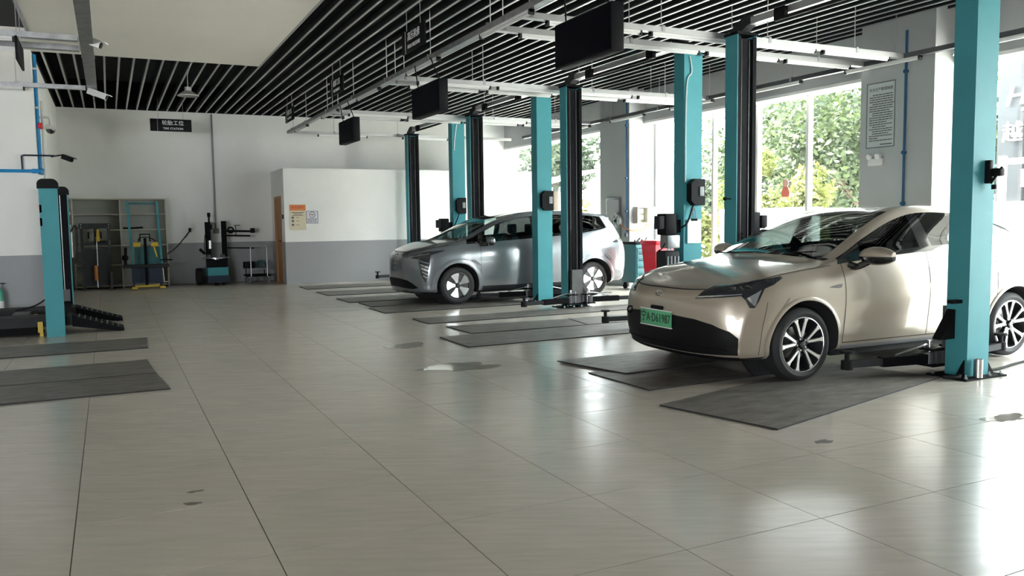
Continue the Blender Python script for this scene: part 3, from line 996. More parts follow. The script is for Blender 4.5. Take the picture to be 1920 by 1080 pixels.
class CarBody:
    def __init__(s, surf, region, holes):
        """region(u, v, centre) -> part name or None (hole)"""
        s.sf = surf
        NS, NT = surf.grid()
        nrm = [[None] * (NT + 1) for _ in range(NS + 1)]
        V = surf.V
        for i in range(NS + 1):
            for k in range(NT + 1):
                a = V[min(i + 1, NS)][k] - V[max(i - 1, 0)][k]
                if i == 0: a = Vector((0, 1, 0)) * .1 if k < NT else a
                if i == NS: a = Vector((0, -1, 0)) * .1
                b = V[i][min(k + 1, NT)] - V[i][max(k - 1, 0)]
                if k == NT: b = Vector((0, -1, 0)) * .1
                n = b.cross(a)
                if n.length < 1e-9: n = Vector((-1, 0, .2))
                nrm[i][k] = n.normalized()
        s.nrm = nrm
        s.parts = {}
        allv = []; allf = []
        for i in range(NS):
            for k in range(NT):
                q = [V[i][k], V[i + 1][k], V[i + 1][k + 1], V[i][k + 1]]
                c = (q[0] + q[1] + q[2] + q[3]) / 4
                nm = region((i + .5) / surf.ns, (k + .5) / surf.nt, c)
                n0 = len(allv)
                allv += q
                allf.append((n0, n0 + 1, n0 + 2, n0 + 3))
                if nm is None or holes(c, (k + .5) / surf.nt):
                    continue
                s.parts.setdefault(nm, []).append((i, k))
        mv = [Vector((p.x, -p.y, p.z)) for p in allv]
        s.bvh = BVHTree.FromPolygons(allv + mv, allf + [tuple(j + len(allv) for j in f) for f in allf])
    def mesh(s, name, sides, snap=None):
        V = s.sf.V
        vid = {}; vs = []; ns = []; fs = []
        for sd in sides:
            for (i, k) in s.parts[name]:
                f = []
                for (a, b) in ((i, k), (i + 1, k), (i + 1, k + 1), (i, k + 1)):
                    p = V[a][b]
                    key = (a, b, sd if p.y > 1e-5 else 0)
                    if key not in vid:
                        vid[key] = len(vs)
                        q = Vector(p)
                        if snap: q = snap(q)
                        vs.append(side_of(q, sd))
                        n = s.nrm[a][b]
                        n = Vector((n.x, n.y * sd, n.z))
                        if p.y <= 1e-5: n.y = 0; n.normalize()
                        ns.append(n)
                    f.append(vid[key])
                g = []
                for j in f:
                    if j not in g: g.append(j)
                if len(g) < 3: continue
                fs.append(tuple(g if sd < 0 else reversed(g)))
        return vs, ns, fs
    def build(s, objname, part, sides, m, root, snap=None, inset=0.):
        vs, ns, fs = s.mesh(part, sides, snap)
        if inset:
            vs = [v - n * inset for v, n in zip(vs, ns)]
        me = bpy.data.meshes.new(objname)
        me.from_pydata([tuple(v) for v in vs], [], fs)
        me.materials.append(M[m])
        # make winding agree with the stored outward normals
        flip = 0
        for p in me.polygons:
            if p.normal.dot(ns[p.vertices[0]]) < 0: flip += 1
        if flip > len(me.polygons) / 2:
            me.flip_normals()
        me.polygons.foreach_set('use_smooth', [True] * len(me.polygons))
        me.normals_split_custom_set_from_vertices([tuple(n) for n in ns])
        o = bpy.data.objects.new(objname, me)
        COL.objects.link(o)
        o.parent = root
        o['o_'] = [0, 0, 0]
        return o
    def cast(s, p, d):
        d = Vector(d).normalized()
        h = s.bvh.ray_cast(Vector(p) - d * 4, d)
        return h
    def shell(s, name, pts, d, off, m, root, h=.03, hole=None, ang=40, skirt=True):
        """lay a polygon (3-D points near the skin) on the skin along direction d"""
        d = Vector(d).normalized()
        ex = d.cross(Vector((0, 0, 1)) if abs(d.z) < .9 else Vector((1, 0, 0))).normalized()
        ey = ex.cross(d)
        bm = bmesh.new()
        c0 = sum((Vector(p) for p in pts), Vector()) / len(pts)
        vv = [bm.verts.new((((Vector(p) - c0).dot(ex)), ((Vector(p) - c0).dot(ey)), 0)) for p in pts]
        bm.faces.new(vv)
        bmesh.ops.triangulate(bm, faces=bm.faces)
        for _ in range(7):
            es = [e for e in bm.edges if e.calc_length() > h]
            if not es: break
            bmesh.ops.subdivide_edges(bm, edges=es, cuts=1)
            bmesh.ops.triangulate(bm, faces=[f for f in bm.faces if len(f.verts) > 3])
        last = None
        bad = []
        for v in bm.verts:
            q = c0 + ex * v.co.x + ey * v.co.y
            hit = s.cast(q, d)
            if hit[0] is None:
                bad.append(v); v.co = q
                continue
            n = hit[1]
            if n.dot(d) > 0: n = -n
            v.co = hit[0] + n * off
        if bad:
            bmesh.ops.delete(bm, geom=bad, context='VERTS')
        if skirt:                                   # close the rim down to the skin
            be = [e for e in bm.edges if e.is_boundary]
            r = bmesh.ops.extrude_edge_only(bm, edges=be)
            for v in [g for g in r['geom'] if isinstance(g, bmesh.types.BMVert)]:
                v.co += d * (off + .006)
        bmesh.ops.recalc_face_normals(bm, faces=bm.faces)
        mb = MB(); mb.bm(bm)
        o = mb.build(name, m, root, origin=(0, 0, 0), ang=ang, fix=False)
        return o
    def line(s, u0, v0, u1, v1, w_, off, n=30, sd=-1, pts=None):
        """verts of a thin ribbon on the skin between two parameter points"""
        P = []
        uv = pts or [(u0 + (u1 - u0) * k / n, v0 + (v1 - v0) * k / n) for k in range(n + 1)]
        for (u, v) in uv:
            P.append((s.sf.P(u, v), s.sf.N(u, v)))
        vs = []
        for k, (p, nn) in enumerate(P):
            t = P[min(k + 1, len(P) - 1)][0] - P[max(k - 1, 0)][0]
            b = t.cross(nn)
            if b.length < 1e-9: b = Vector((1, 0, 0))
            b.normalize()
            for e in (-1, 1):
                q = p + nn * off + b * (w_ / 2) * e
                vs.append(side_of(q, sd))
        return vs, [(2 * k, 2 * k + 1, 2 * k + 3, 2 * k + 2) for k in range(len(P) - 1)]

def wheel(root, x, y, sd, R, style, name='wheel'):
    """sd: outward direction in y"""
    W = .21
    c = Vector((x, y, R))
    ax = (0, sd, 0)
    rr = .243 if style == 'v' else .225
    w_ = MB().lathe([(rr + .002, -W), (rr + .03, -W - .004), (R - .03, -W + .004), (R - .004, -W + .03), (R, -W / 2), (R - .004, -.03), (R - .022, -.008), (R - .05, .004), (rr + .025, .002), (rr + .002, -.008), (rr - .004, -.02)], c, ax, 56).build(name, 'tyre', root, origin=(0, 0, 0))
    MB().lathe([(rr, -.008), (rr - .012, -.004), (rr - .02, -.02), (rr - .03, -.10), (rr - .03, -.2)], c, ax, 56).build('rim', 'rim_black' if style == 'v' else 'rim_black', w_)
    MB().lathe([(.0, -.11), (.15, -.11), (.155, -.115), (.155, -.13), (.0, -.13)], c, ax, 32).build('brake_disc', 'brake_disc', w_)
    ex = Vector((1, 0, 0)); ez = Vector((0, 0, 1)); ey = Vector((0, sd, 0))
    def pt(r, a, h):
        return c + ex * (r * math.cos(a)) + ez * (r * math.sin(a)) + ey * h
    def plate(poly, h0, h1, mb):
        """poly: (r, angle) outline; solid between depths (h may vary with r by dishing)"""
        n = len(poly)
        dish = lambda r: -.018 * (1 - r / rr)
        vs = [pt(r, a, h1 + dish(r)) for r, a in poly] + [pt(r, a, h0 + dish(r)) for r, a in poly]
        mb._add(vs, [tuple(range(n)), tuple(range(2 * n - 1, n - 1, -1))] + [(k, k + n, (k + 1) % n + n, (k + 1) % n) for k in range(n)])
    if style == 'v':
        # five forked spokes: machined bright faces on a black casting
        for j in range(5):
            A = math.pi / 2 + j * 2 * math.pi / 5 + .10
            blk = MB(); brt = MB()
            plate([(.045, A - .55), (.045, A + .55), (.10, A + .34), (rr - .012, A + .36), (rr - .012, A + .17), (.11, A + .05), (.11, A - .05), (rr - .012, A - .17), (rr - .012, A - .36), (.10, A - .34)], -.05, -.010, blk)
            for e in (-1, 1):
                plate([(.060, A + e * .02), (.090, A + e * .06), (rr - .040, A + e * .19), (rr - .010, A + e * .16), (rr - .010, A + e * .37), (rr - .045, A + e * .31), (.080, A + e * .27)], -.012, -.004, brt)
            sp = blk.build('spoke', 'rim_black', w_, ang=25)
            brt.build('spoke_face', 'rim_silver', w_, ang=25, split=True)
        MB().lathe([(rr - .014, -.012), (rr - .012, -.005), (rr - .001, -.006), (rr + .001, -.012)], c, ax, 56).build('rim_edge', 'rim_silver', w_)
    else:
        for j in range(5):
            A = math.pi / 2 + j * 2 * math.pi / 5 + .28
            brt = MB()
            plate([(.05, A - .42), (.10, A - .33), (rr - .03, A - .40), (rr - .010, A - .34), (rr - .010, A), (rr - .010, A + .34), (rr - .03, A + .40), (.10, A + .33), (.05, A + .42)], -.03, -.006, brt)
            brt.build('spoke', 'rim_silver', w_, ang=25)
        MB().lathe([(.0, -.03), (rr - .01, -.03), (rr - .01, -.035), (.0, -.035)], c, ax, 40).build('wheel_disc', 'rim_black', w_)
        MB().lathe([(rr - .012, -.014), (rr - .012, -.006), (rr + .001, -.008), (rr + .001, -.014)], c, ax, 56).build('rim_edge', 'rim_black', w_)
    MB().lathe([(.0, .0), (.026, -.001), (.031, -.008), (.031, -.05)], c, ax, 24).build('hub_cap', 'rim_black', w_)
    for j in range(5):
        A = math.pi / 2 + j * 2 * math.pi / 5 + .4
        MB().cyl(pt(.052, A, -.045), pt(.052, A, -.018), .009, 6).build('wheel_nut', 'steel', w_)
    return w_

def seat(root, x, y, m, head=True):
    st = MB().box(x - .27, x + .25, y - .25, y + .25, .48, .62, .05).build('seat', m, root, origin=(0, 0, 0))
    bm = MB()
    bm.prism([(x + .16, .55), (x + .30, .55), (x + .48, 1.10), (x + .46, 1.16), (x + .38, 1.16), (x + .34, 1.10)], y - .24, y + .24)
    bm.build('seat_back', m, st)
    if head:
        MB().box(x + .40, x + .50, y - .13, y + .13, 1.18, 1.36, .035).cyl((x + .44, y - .06, 1.1), (x + .45, y - .06, 1.2), .008, 8).cyl((x + .44, y + .06, 1.1), (x + .45, y + .06, 1.2), .008, 8).build('headrest', m, st)

def in_poly(p, poly):
    x, y = p; r = False; j = len(poly) - 1
    for i in range(len(poly)):
        xi, yi = poly[i]; xj, yj = poly[j]
        if (yi > y) != (yj > y) and x < (xj - xi) * (y - yi) / (yj - yi) + xi: r = not r
        j = i
    return r
# ---- body skins: rows are stations from the nose round to the tail, columns run from the floor pan up to the centreline
def mk(x0, rows): return rows
SEDAN = [
 # k0 pan        k1 lip            k2               k3               k4               k5               k6 edge/belt      k7 rail          k8               k9 centre
 [(-1.872,0,.20), (-2.162,0,.225),   (-2.227,0,.34),  (-2.247,0,.48),  (-2.247,0,.61),  (-2.230,0,.72),  (-2.172,0,.805),   (-2.162,0,.812),  (-2.152,0,.818),  (-2.142,0,.823)],
 [(-1.852,.34,.20),(-2.137,.36,.225),(-2.204,.37,.34),(-2.222,.375,.48),(-2.222,.375,.61),(-2.205,.375,.72),(-2.144,.375,.807),(-2.102,.29,.835),(-2.082,.15,.845),(-2.072,0,.849)],
 [(-1.795,.60,.20),(-2.050,.65,.23),(-2.110,.675,.345),(-2.125,.685,.48),(-2.120,.685,.61),(-2.095,.68,.73),(-2.025,.66,.83),  (-1.975,.50,.868),(-1.955,.26,.885),(-1.945,0,.89)],
 [(-1.77,.72,.20),(-1.955,.81,.24),(-1.975,.835,.35),(-1.965,.852,.49),(-1.925,.862,.63),(-1.865,.852,.77),(-1.835,.785,.878),(-1.82,.60,.916),(-1.82,.30,.935),(-1.815,0,.941)],
 [(-1.70,.76,.20),(-1.755,.88,.25),(-1.75,.903,.36),(-1.74,.92,.51),(-1.71,.924,.66),(-1.67,.905,.82),(-1.645,.835,.926),(-1.63,.635,.966),(-1.63,.33,.985),(-1.63,0,.991)],
 [(-1.34,.70,.20),(-1.34,.88,.25), (-1.34,.915,.36),(-1.34,.932,.52),(-1.34,.938,.68),(-1.34,.92,.85), (-1.34,.85,.968), (-1.34,.66,1.005),(-1.34,.34,1.024),(-1.34,0,1.03)],
 [(-1.10,.70,.20),(-1.10,.88,.25), (-1.10,.91,.36), (-1.10,.93,.52), (-1.10,.938,.69),(-1.10,.92,.86), (-1.10,.86,.992), (-1.12,.70,1.025),(-1.17,.36,1.048),(-1.19,0,1.055)],
 [(-.93,.70,.20), (-.93,.87,.25),  (-.93,.905,.36), (-.93,.925,.52), (-.93,.937,.70), (-.93,.92,.87),  (-.93,.865,1.008),(-.91,.785,1.065),(-1.02,.40,1.115),(-1.06,0,1.125)],
 [(-.55,.70,.20), (-.55,.86,.25),  (-.55,.90,.36),  (-.55,.92,.52),  (-.55,.936,.70), (-.55,.922,.88), (-.55,.872,1.046),(-.50,.725,1.252),(-.60,.39,1.305),(-.64,0,1.318)],
 [(-.10,.70,.20), (-.10,.86,.25),  (-.10,.90,.36),  (-.10,.918,.52), (-.10,.935,.71), (-.10,.923,.89), (-.10,.872,1.078),(-.06,.655,1.42),(-.13,.36,1.465),(-.16,0,1.48)],
 [(.35,.70,.20),  (.35,.86,.25),   (.35,.90,.36),   (.35,.918,.52),  (.35,.935,.71),  (.35,.924,.90),  (.35,.870,1.096), (.33,.615,1.488),(.31,.33,1.517), (.30,0,1.526)],
 [(.85,.70,.20),  (.85,.86,.25),   (.85,.905,.36),  (.85,.922,.52),  (.85,.937,.71),  (.85,.928,.90),  (.85,.862,1.112), (.85,.61,1.472), (.85,.33,1.508), (.85,0,1.518)],
 [(1.20,.70,.20), (1.20,.87,.25),  (1.20,.915,.36), (1.20,.932,.52), (1.20,.942,.71), (1.20,.93,.90),  (1.20,.85,1.13),  (1.20,.605,1.42),(1.20,.33,1.46), (1.20,0,1.472)],
 [(1.50,.70,.20), (1.50,.88,.25),  (1.50,.92,.36),  (1.50,.936,.52), (1.50,.94,.71),  (1.50,.925,.90), (1.50,.832,1.15), (1.50,.605,1.345),(1.50,.34,1.385),(1.50,0,1.40)],
 [(1.90,.68,.22), (1.90,.86,.27),  (1.90,.90,.38),  (1.90,.915,.53), (1.90,.918,.71), (1.90,.895,.90), (1.90,.795,1.145),(1.90,.63,1.215),(1.90,.36,1.262),(1.90,0,1.278)],
 [(2.10,.64,.24), (2.16,.80,.29),  (2.17,.84,.40),  (2.18,.855,.55), (2.18,.855,.72), (2.17,.835,.90), (2.15,.745,1.125),(2.15,.59,1.155),(2.17,.34,1.185),(2.18,0,1.195)],
 [(2.16,.52,.24), (2.36,.64,.30),  (2.38,.68,.41),  (2.395,.69,.56), (2.40,.69,.73),  (2.385,.68,.90), (2.33,.62,1.10),  (2.33,.48,1.13), (2.335,.27,1.15),(2.34,0,1.155)],
 [(2.20,.28,.24), (2.44,.34,.30),  (2.46,.36,.41),  (2.475,.37,.56), (2.48,.37,.73),  (2.46,.365,.90), (2.40,.34,1.09),  (2.395,.26,1.11),(2.39,.15,1.13), (2.385,0,1.135)],
 [(2.22,0,.24),   (2.46,0,.30),    (2.485,0,.41),   (2.50,0,.56),    (2.505,0,.73),   (2.485,0,.90),   (2.425,0,1.09),   (2.42,0,1.10),   (2.415,0,1.11),  (2.41,0,1.12)],
]
HATCH = [
 [(-1.85,0,.18), (-2.12,0,.20),    (-2.175,0,.34),  (-2.195,0,.52),  (-2.195,0,.68),  (-2.175,0,.82),  (-2.10,0,.905),   (-2.08,0,.915),  (-2.07,0,.92),   (-2.06,0,.925)],
 [(-1.83,.34,.18),(-2.10,.36,.20), (-2.155,.37,.34),(-2.172,.375,.52),(-2.172,.375,.68),(-2.15,.375,.82),(-2.075,.37,.91),(-2.02,.29,.942),(-2.00,.15,.952),(-1.99,0,.956)],
 [(-1.78,.60,.18),(-2.01,.65,.205),(-2.06,.675,.345),(-2.072,.685,.52),(-2.065,.685,.68),(-2.035,.675,.82),(-1.955,.65,.93),(-1.89,.50,.975),(-1.87,.26,.99),(-1.86,0,.995)],
 [(-1.74,.72,.18),(-1.915,.80,.215),(-1.94,.825,.35),(-1.945,.84,.53),(-1.93,.84,.69),(-1.89,.825,.84), (-1.81,.765,.965),(-1.76,.59,1.01),(-1.74,.30,1.028),(-1.735,0,1.034)],
 [(-1.70,.76,.18),(-1.76,.87,.225),(-1.765,.89,.36),(-1.76,.91,.54), (-1.745,.912,.71),(-1.71,.895,.86),(-1.66,.83,.99),  (-1.62,.65,1.045),(-1.61,.34,1.065),(-1.61,0,1.07)],
 [(-1.36,.70,.18),(-1.36,.88,.22), (-1.36,.915,.36),(-1.36,.93,.55), (-1.36,.935,.73),(-1.36,.918,.89),(-1.36,.852,1.015),(-1.36,.72,1.075),(-1.42,.36,1.105),(-1.45,0,1.112)],
 [(-1.12,.70,.18),(-1.12,.87,.21), (-1.12,.91,.36), (-1.12,.928,.55),(-1.12,.935,.74),(-1.12,.918,.90),(-1.12,.862,1.03),(-1.10,.765,1.135),(-1.20,.40,1.19),(-1.24,0,1.20)],
 [(-.90,.70,.18), (-.90,.86,.21),  (-.90,.905,.36), (-.90,.924,.55), (-.90,.934,.75), (-.90,.92,.91),  (-.90,.868,1.043),(-.86,.75,1.255),(-.96,.40,1.305),(-1.0,0,1.318)],
 [(-.55,.70,.18), (-.55,.86,.21),  (-.55,.90,.36),  (-.55,.92,.55),  (-.55,.934,.75), (-.55,.922,.92), (-.55,.872,1.068),(-.50,.705,1.41),(-.57,.38,1.46), (-.60,0,1.472)],
 [(-.10,.70,.18), (-.10,.86,.21),  (-.10,.90,.36),  (-.10,.918,.55), (-.10,.934,.76), (-.10,.923,.93), (-.10,.873,1.092),(-.08,.665,1.506),(-.11,.36,1.553),(-.12,0,1.566)],
 [(.35,.70,.18),  (.35,.86,.21),   (.35,.90,.36),   (.35,.918,.55),  (.35,.934,.76),  (.35,.924,.94),  (.35,.872,1.118), (.34,.65,1.548),  (.33,.35,1.593), (.33,0,1.606)],
 [(.85,.70,.18),  (.85,.86,.21),   (.85,.905,.36),  (.85,.922,.55),  (.85,.935,.76),  (.85,.926,.95),  (.85,.868,1.15),  (.85,.645,1.553),(.85,.35,1.600), (.85,0,1.613)],
 [(1.18,.70,.18), (1.18,.87,.22),  (1.18,.912,.36), (1.18,.93,.55),  (1.18,.94,.76),  (1.18,.93,.96),  (1.18,.86,1.185), (1.18,.64,1.540),(1.18,.35,1.590),(1.18,0,1.603)],
 [(1.48,.70,.18), (1.48,.88,.23),  (1.48,.92,.37),  (1.48,.936,.55), (1.48,.94,.76),  (1.48,.925,.97), (1.48,.845,1.225),(1.46,.63,1.518), (1.45,.34,1.570),(1.45,0,1.584)],
 [(1.78,.68,.20), (1.78,.86,.26),  (1.78,.905,.39), (1.79,.92,.56),  (1.79,.922,.76), (1.78,.90,.98),  (1.73,.81,1.27),  (1.66,.62,1.493),(1.65,.34,1.550),(1.65,0,1.564)],
 [(1.95,.64,.22), (2.00,.79,.28),  (2.02,.835,.41), (2.035,.85,.57), (2.035,.85,.77), (2.005,.83,.98), (1.89,.73,1.29),  (1.80,.58,1.485),(1.80,.32,1.528), (1.80,0,1.544)],
 [(2.0,.52,.22),  (2.15,.63,.29),  (2.175,.67,.42), (2.19,.685,.58), (2.19,.685,.78), (2.15,.67,.98),  (2.01,.60,1.29),  (1.90,.47,1.475),(1.90,.27,1.513),(1.90,0,1.528)],
 [(2.02,.28,.22), (2.20,.34,.29),  (2.225,.36,.42), (2.245,.37,.58), (2.245,.37,.78), (2.20,.36,.98),  (2.05,.33,1.29),  (1.945,.26,1.47),(1.945,.15,1.498),(1.945,0,1.513)],
 [(2.03,0,.22),   (2.215,0,.29),   (2.24,0,.42),    (2.26,0,.58),    (2.26,0,.78),    (2.215,0,.98),   (2.065,0,1.29),   (1.975,0,1.47),  (1.97,0,1.478),   (1.965,0,1.498)],
]

def build_car(name, spec, loc, rz, label):
    rz = math.radians(rz)
    root = thing(name, loc, label, 'car')
    root.rotation_euler = (0, 0, rz)
    root['o_'] = [0, 0, 0]
    sf = Surf(spec['C'], 8, 8, spec.get('cu', ()), spec.get('ck', ()))
    xf, xr, R, AR = spec['xf'], spec['xr'], spec['R'], spec['arch']
    def holes(c, v):
        if v > 6: return False
        for xw in (xf, xr):
            if (c.x - xw) ** 2 + (c.z - R) ** 2 < AR ** 2 and c.y > .40: return True
        return False
    def snap(p):                                 # pull the skin cleanly onto the wheel-arch circle
        if p.y > .40 and p.z < 1.0:
            for xw in (xf, xr):
                dx, dz = p.x - xw, p.z - R
                d = math.hypot(dx, dz)
                if 1e-6 < d < AR + .035 and d > AR - .06:
                    k = AR / d
                    return Vector((xw + dx * k, p.y, R + dz * k)) if d < AR + .02 else p
        return p
    body = CarBody(sf, spec['region'], holes)
    pm = spec['paint']
    mats = dict(body_panel=pm, front_bumper=pm, hood=pm, fender=pm, front_door=pm, rear_door=pm, quarter_panel=pm, roof=spec.get('roof', pm), roof_rail=pm, tailgate=pm, rear_bumper=pm,
                windscreen='windscreen_glass', rear_window='door_glass', front_window=spec.get('front_glass', 'door_glass'), rear_door_window='door_glass', quarter_window='door_glass', corner_window=spec.get('corner', 'gloss_black'),
                window_trim='gloss_black', front_pillar_trim='gloss_black', middle_pillar_trim='gloss_black', rear_pillar_trim='gloss_black', sill=spec.get('sill', pm), floor_pan='liner', glass_roof='gloss_black')
    both = ('front_bumper', 'hood', 'roof', 'tailgate', 'rear_bumper', 'windscreen', 'rear_window', 'floor_pan', 'glass_roof')
    out = {}
    for part in body.parts:
        if part in both:
            out[part] = body.build(part, part, (-1, 1), mats[part], root, snap)
        else:
            for sd in (-1, 1):
                o = body.build(part, part, (sd,), mats[part], root, snap)
                out[(part, sd)] = o
    # dark cabin lining just inside the painted upper skin
    for part in ('roof', 'glass_roof', 'roof_rail', 'front_door', 'rear_door', 'quarter_panel', 'tailgate'):
        if part in body.parts:
            body.build('lining', part, (-1, 1), 'liner', out.get(part) or out[(part, -1)], snap, inset=.02)
    # panel gaps
    for (u0, v0, u1, v1, w_) in spec['gaps']:
        for sd in (-1, 1):
            vs, fs = body.line(u0, v0, u1, v1, w_, .0012, sd=sd)
            m = MB(); m._add(vs, fs)
            m.build('panel_gap', 'liner', root, origin=(0, 0, 0), ang=0)
    # wheels, arches and wheel wells
    for xw in (xf, xr):
        for sd in (-1, 1):
            wheel(root, xw, sd * spec['yw'], sd, R, spec['wheel'])
            lip = MB(); n = 40
            a0, a1 = math.radians(-14), math.radians(194)
            vs = []
            for k in range(n + 1):
                a = a0 + (a1 - a0) * k / n
                row = []
                for rr_, dy in ((AR + spec['lipw'], .004), (AR + spec['lipw'] * .5, .012), (AR - .004, .010), (AR - .012, -.03), (AR - .012, -.36)):
                    x, z = xw + rr_ * math.cos(a), R + rr_ * math.sin(a)
                    z_ = max(z, .2)
                    h = body.cast((x, sd * .95, z_), (0, -sd, 0))
                    yb = abs(h[0].y) if h[0] is not None and abs(h[0].y) > .7 else .88
                    yb = min(yb, .945)
                    row.append((x, sd * (yb + dy), z))
                vs.append(row)
            fl_ = []
            for k in range(n):
                for j in range(4):
                    fl_.append((k * 5 + j, (k + 1) * 5 + j, (k + 1) * 5 + j + 1, k * 5 + j + 1))
            lip._add([p for r_ in vs for p in r_], [f for i_, f in enumerate(fl_) if i_ % 4 < 2])
            lip.slot(1)._add([p for r_ in vs for p in r_], [f for i_, f in enumerate(fl_) if i_ % 4 >= 2])
            ao = lip.build('wheel_arch', [spec['lip'], 'liner'], root, origin=(0, 0, 0), ang=50)
            wl_ = MB()
            wl_.lathe([(AR - .012, .0), (AR - .012, .02), (.0, .02)], (xw, sd * .52, R), (0, -sd, 0), 32)
            wl_.build('wheel_well', 'liner', ao)
    # floor, cabin
    MB().box(xf + .42, xr - .42, -.80, .80, .18, .24).box(xf - .35, xf + .42, -.52, .52, .19, .50).box(xr - .42, xr + .45, -.52, .52, .20, .55).build('underbody', 'liner', root, origin=(0, 0, 0), ang=0)
    for (sx, sy) in spec['seats']:
        seat(root, sx, sy, spec['seatm'])
    dx = spec['dash']
    MB().prism([(dx - .25, .55), (dx - .25, spec['dashz'] - .03), (dx - .10, spec['dashz']), (dx + .20, spec['dashz'] - .02), (dx + .28, spec['dashz'] - .10), (dx + .22, .55)], -.72, .72).build('dashboard', 'cabin_dark', root, origin=(0, 0, 0), ang=30)
    MB().box(dx + .19, dx + .21, -.16, .14, spec['dashz'] - .04, spec['dashz'] + .14, .006).build('centre_screen', 'screen_glass', root, origin=(0, 0, 0))
    sc = Vector((dx + .42, -.36, spec['dashz'] - .06)); sax = Vector((.85, 0, .5)).normalized(); sp_ = Vector((0, 1, 0)); sq = sax.cross(sp_)
    ring = [sc + .18 * (math.cos(2 * math.pi * k / 28) * sp_ + math.sin(2 * math.pi * k / 28) * sq) for k in range(29)]
    stw = MB().tube(ring, .016, 8).build('steering_wheel', 'cabin_dark', root, origin=(0, 0, 0))
    MB().bar(sc - sp_ * .17, sc + sp_ * .17, .05, .02).bar(sc, sc - sq * .17, .04, .02).cyl(sc - sax * .28, sc, .03).build('steering_hub', 'cabin_dark', stw, split=False)
    return root, body, out
def sedan_region(u, v, c):
    if v < 1: return 'floor_pan'
    if v < 6:
        if u < 3.75: return 'front_bumper'
        if u < 7.12: return 'sill' if v < 1.6 and u > 6.2 else 'fender'
        if v < 1.6 and u < 12.6: return 'sill'
        if u < 9.62: return 'front_door'
        if u < 11.75: return 'rear_door'
        if u < 14.9: return 'quarter_panel'
        return 'rear_bumper'
    if u < 6.62: return 'hood'
    if v < 6.87:
        if u < 7.0: return 'fender'
        if u > 13.25: return 'quarter_panel' if u < 14.9 else 'tailgate'
        if v < 6.125: return 'window_trim'
        if u < 7.75: return 'corner_window'
        if u < 9.5: return 'front_window'
        if u < 9.87: return 'middle_pillar_trim'
        if u < 12.0: return 'rear_door_window'
        if u < 12.13: return 'rear_pillar_trim'
        return 'quarter_window'
    if u < 6.87: return 'window_trim' if v > 7 else 'fender'
    if v < 7.25: return 'roof_rail' if u < 14.9 else 'tailgate'
    if u < 9.1: return 'windscreen'
    if u < 12.0: return 'roof'
    if u < 14.87: return 'rear_window'
    return 'tailgate'
def hatch_region(u, v, c):
    if v < 1: return 'floor_pan'
    if v < 6:
        if u < 3.75: return 'front_bumper'
        if u < 6.87: return 'sill' if v < 1.6 and u > 6.0 else 'fender'
        if v < 1.6 and u < 12.4: return 'sill'
        if u < 9.62: return 'front_door'
        if u < 11.75: return 'rear_door'
        if u < 15.0: return 'quarter_panel'
        return 'rear_bumper' if v < 4.2 else 'tailgate'
    if u < 5.12: return 'hood'
    if v < 6.87:
        if u < 5.75: return 'fender'
        if u > 13.9: return 'quarter_panel' if u < 15 else 'tailgate'
        if v < 6.125: return 'window_trim'
        if u < 6.75: return 'corner_window'
        if u < 7.0: return 'front_pillar_trim'
        if u < 9.5: return 'front_window'
        if u < 9.75: return 'middle_pillar_trim'
        if u < 11.75: return 'rear_door_window'
        if u < 11.87: return 'rear_pillar_trim'
        return 'quarter_window'
    if u < 5.37: return 'window_trim' if v > 7 else 'fender'
    if v < 7.25: return 'roof_rail' if u < 15 else 'tailgate'
    if u < 8.4: return 'windscreen'
    if u < 11.0: return 'glass_roof'
    if u < 15.5: return 'roof'
    return 'tailgate'
SEDAN_SPEC = dict(C=SEDAN, cu=(3,), ck=(6,), xf=-1.345, xr=1.40, R=.325, arch=.395, yw=.90, wheel='v', lip='paint_beige', lipw=.03, paint='paint_beige', region=sedan_region,
    gaps=[(0, 6, 3.3, 6, .013), (3.3, 6, 6.6, 6, .006), (7.12, 1.6, 7.12, 6, .007), (9.62, 1.6, 9.62, 6, .007), (11.75, 3.5, 11.75, 6, .007), (7.12, 1.6, 11.6, 1.6, .008), (3.75, 1.2, 3.75, 4.4, .005), (14.9, 6, 18, 6, .008)],
    seats=[(-.05, -.37), (-.05, .37), (.85, -.37), (.85, .37)], seatm='cabin_dark', dash=-.72, dashz=1.03, corner='gloss_black')
HATCH_SPEC = dict(C=HATCH, ck=(6,), xf=-1.36, xr=1.36, R=.322, arch=.392, yw=.90, wheel='paddle', lip='paint_silver', lipw=.07, paint='paint_silver', region=hatch_region, sill='charcoal',
    gaps=[(0, 6, 3.3, 6, .010), (3.3, 6, 5.1, 6, .006), (6.87, 1.6, 6.87, 6, .007), (9.62, 1.6, 9.62, 6, .007), (11.75, 3.5, 11.75, 6, .007), (6.87, 1.6, 11.6, 1.6, .008), (15, 4.2, 18, 4.2, .008), (15, 4.2, 15, 6.9, .008)],
    seats=[(-.15, -.37), (-.15, .37), (.80, -.37), (.80, .37)], seatm='cabin_dark', dash=-.85, dashz=1.06, corner='clear_glass', front_glass='clear_glass')
car1, body1, parts1 = build_car('sedan_car', SEDAN_SPEC, (6.734, 6.10, .003), -1.45, 'beige fastback sedan with green number plate, nearest car at right')
car2, body2, parts2 = build_car('hatchback_car', HATCH_SPEC, (6.71, 13.95, .013), 0, 'silver-white tall hatchback parked between teal posts in the back')
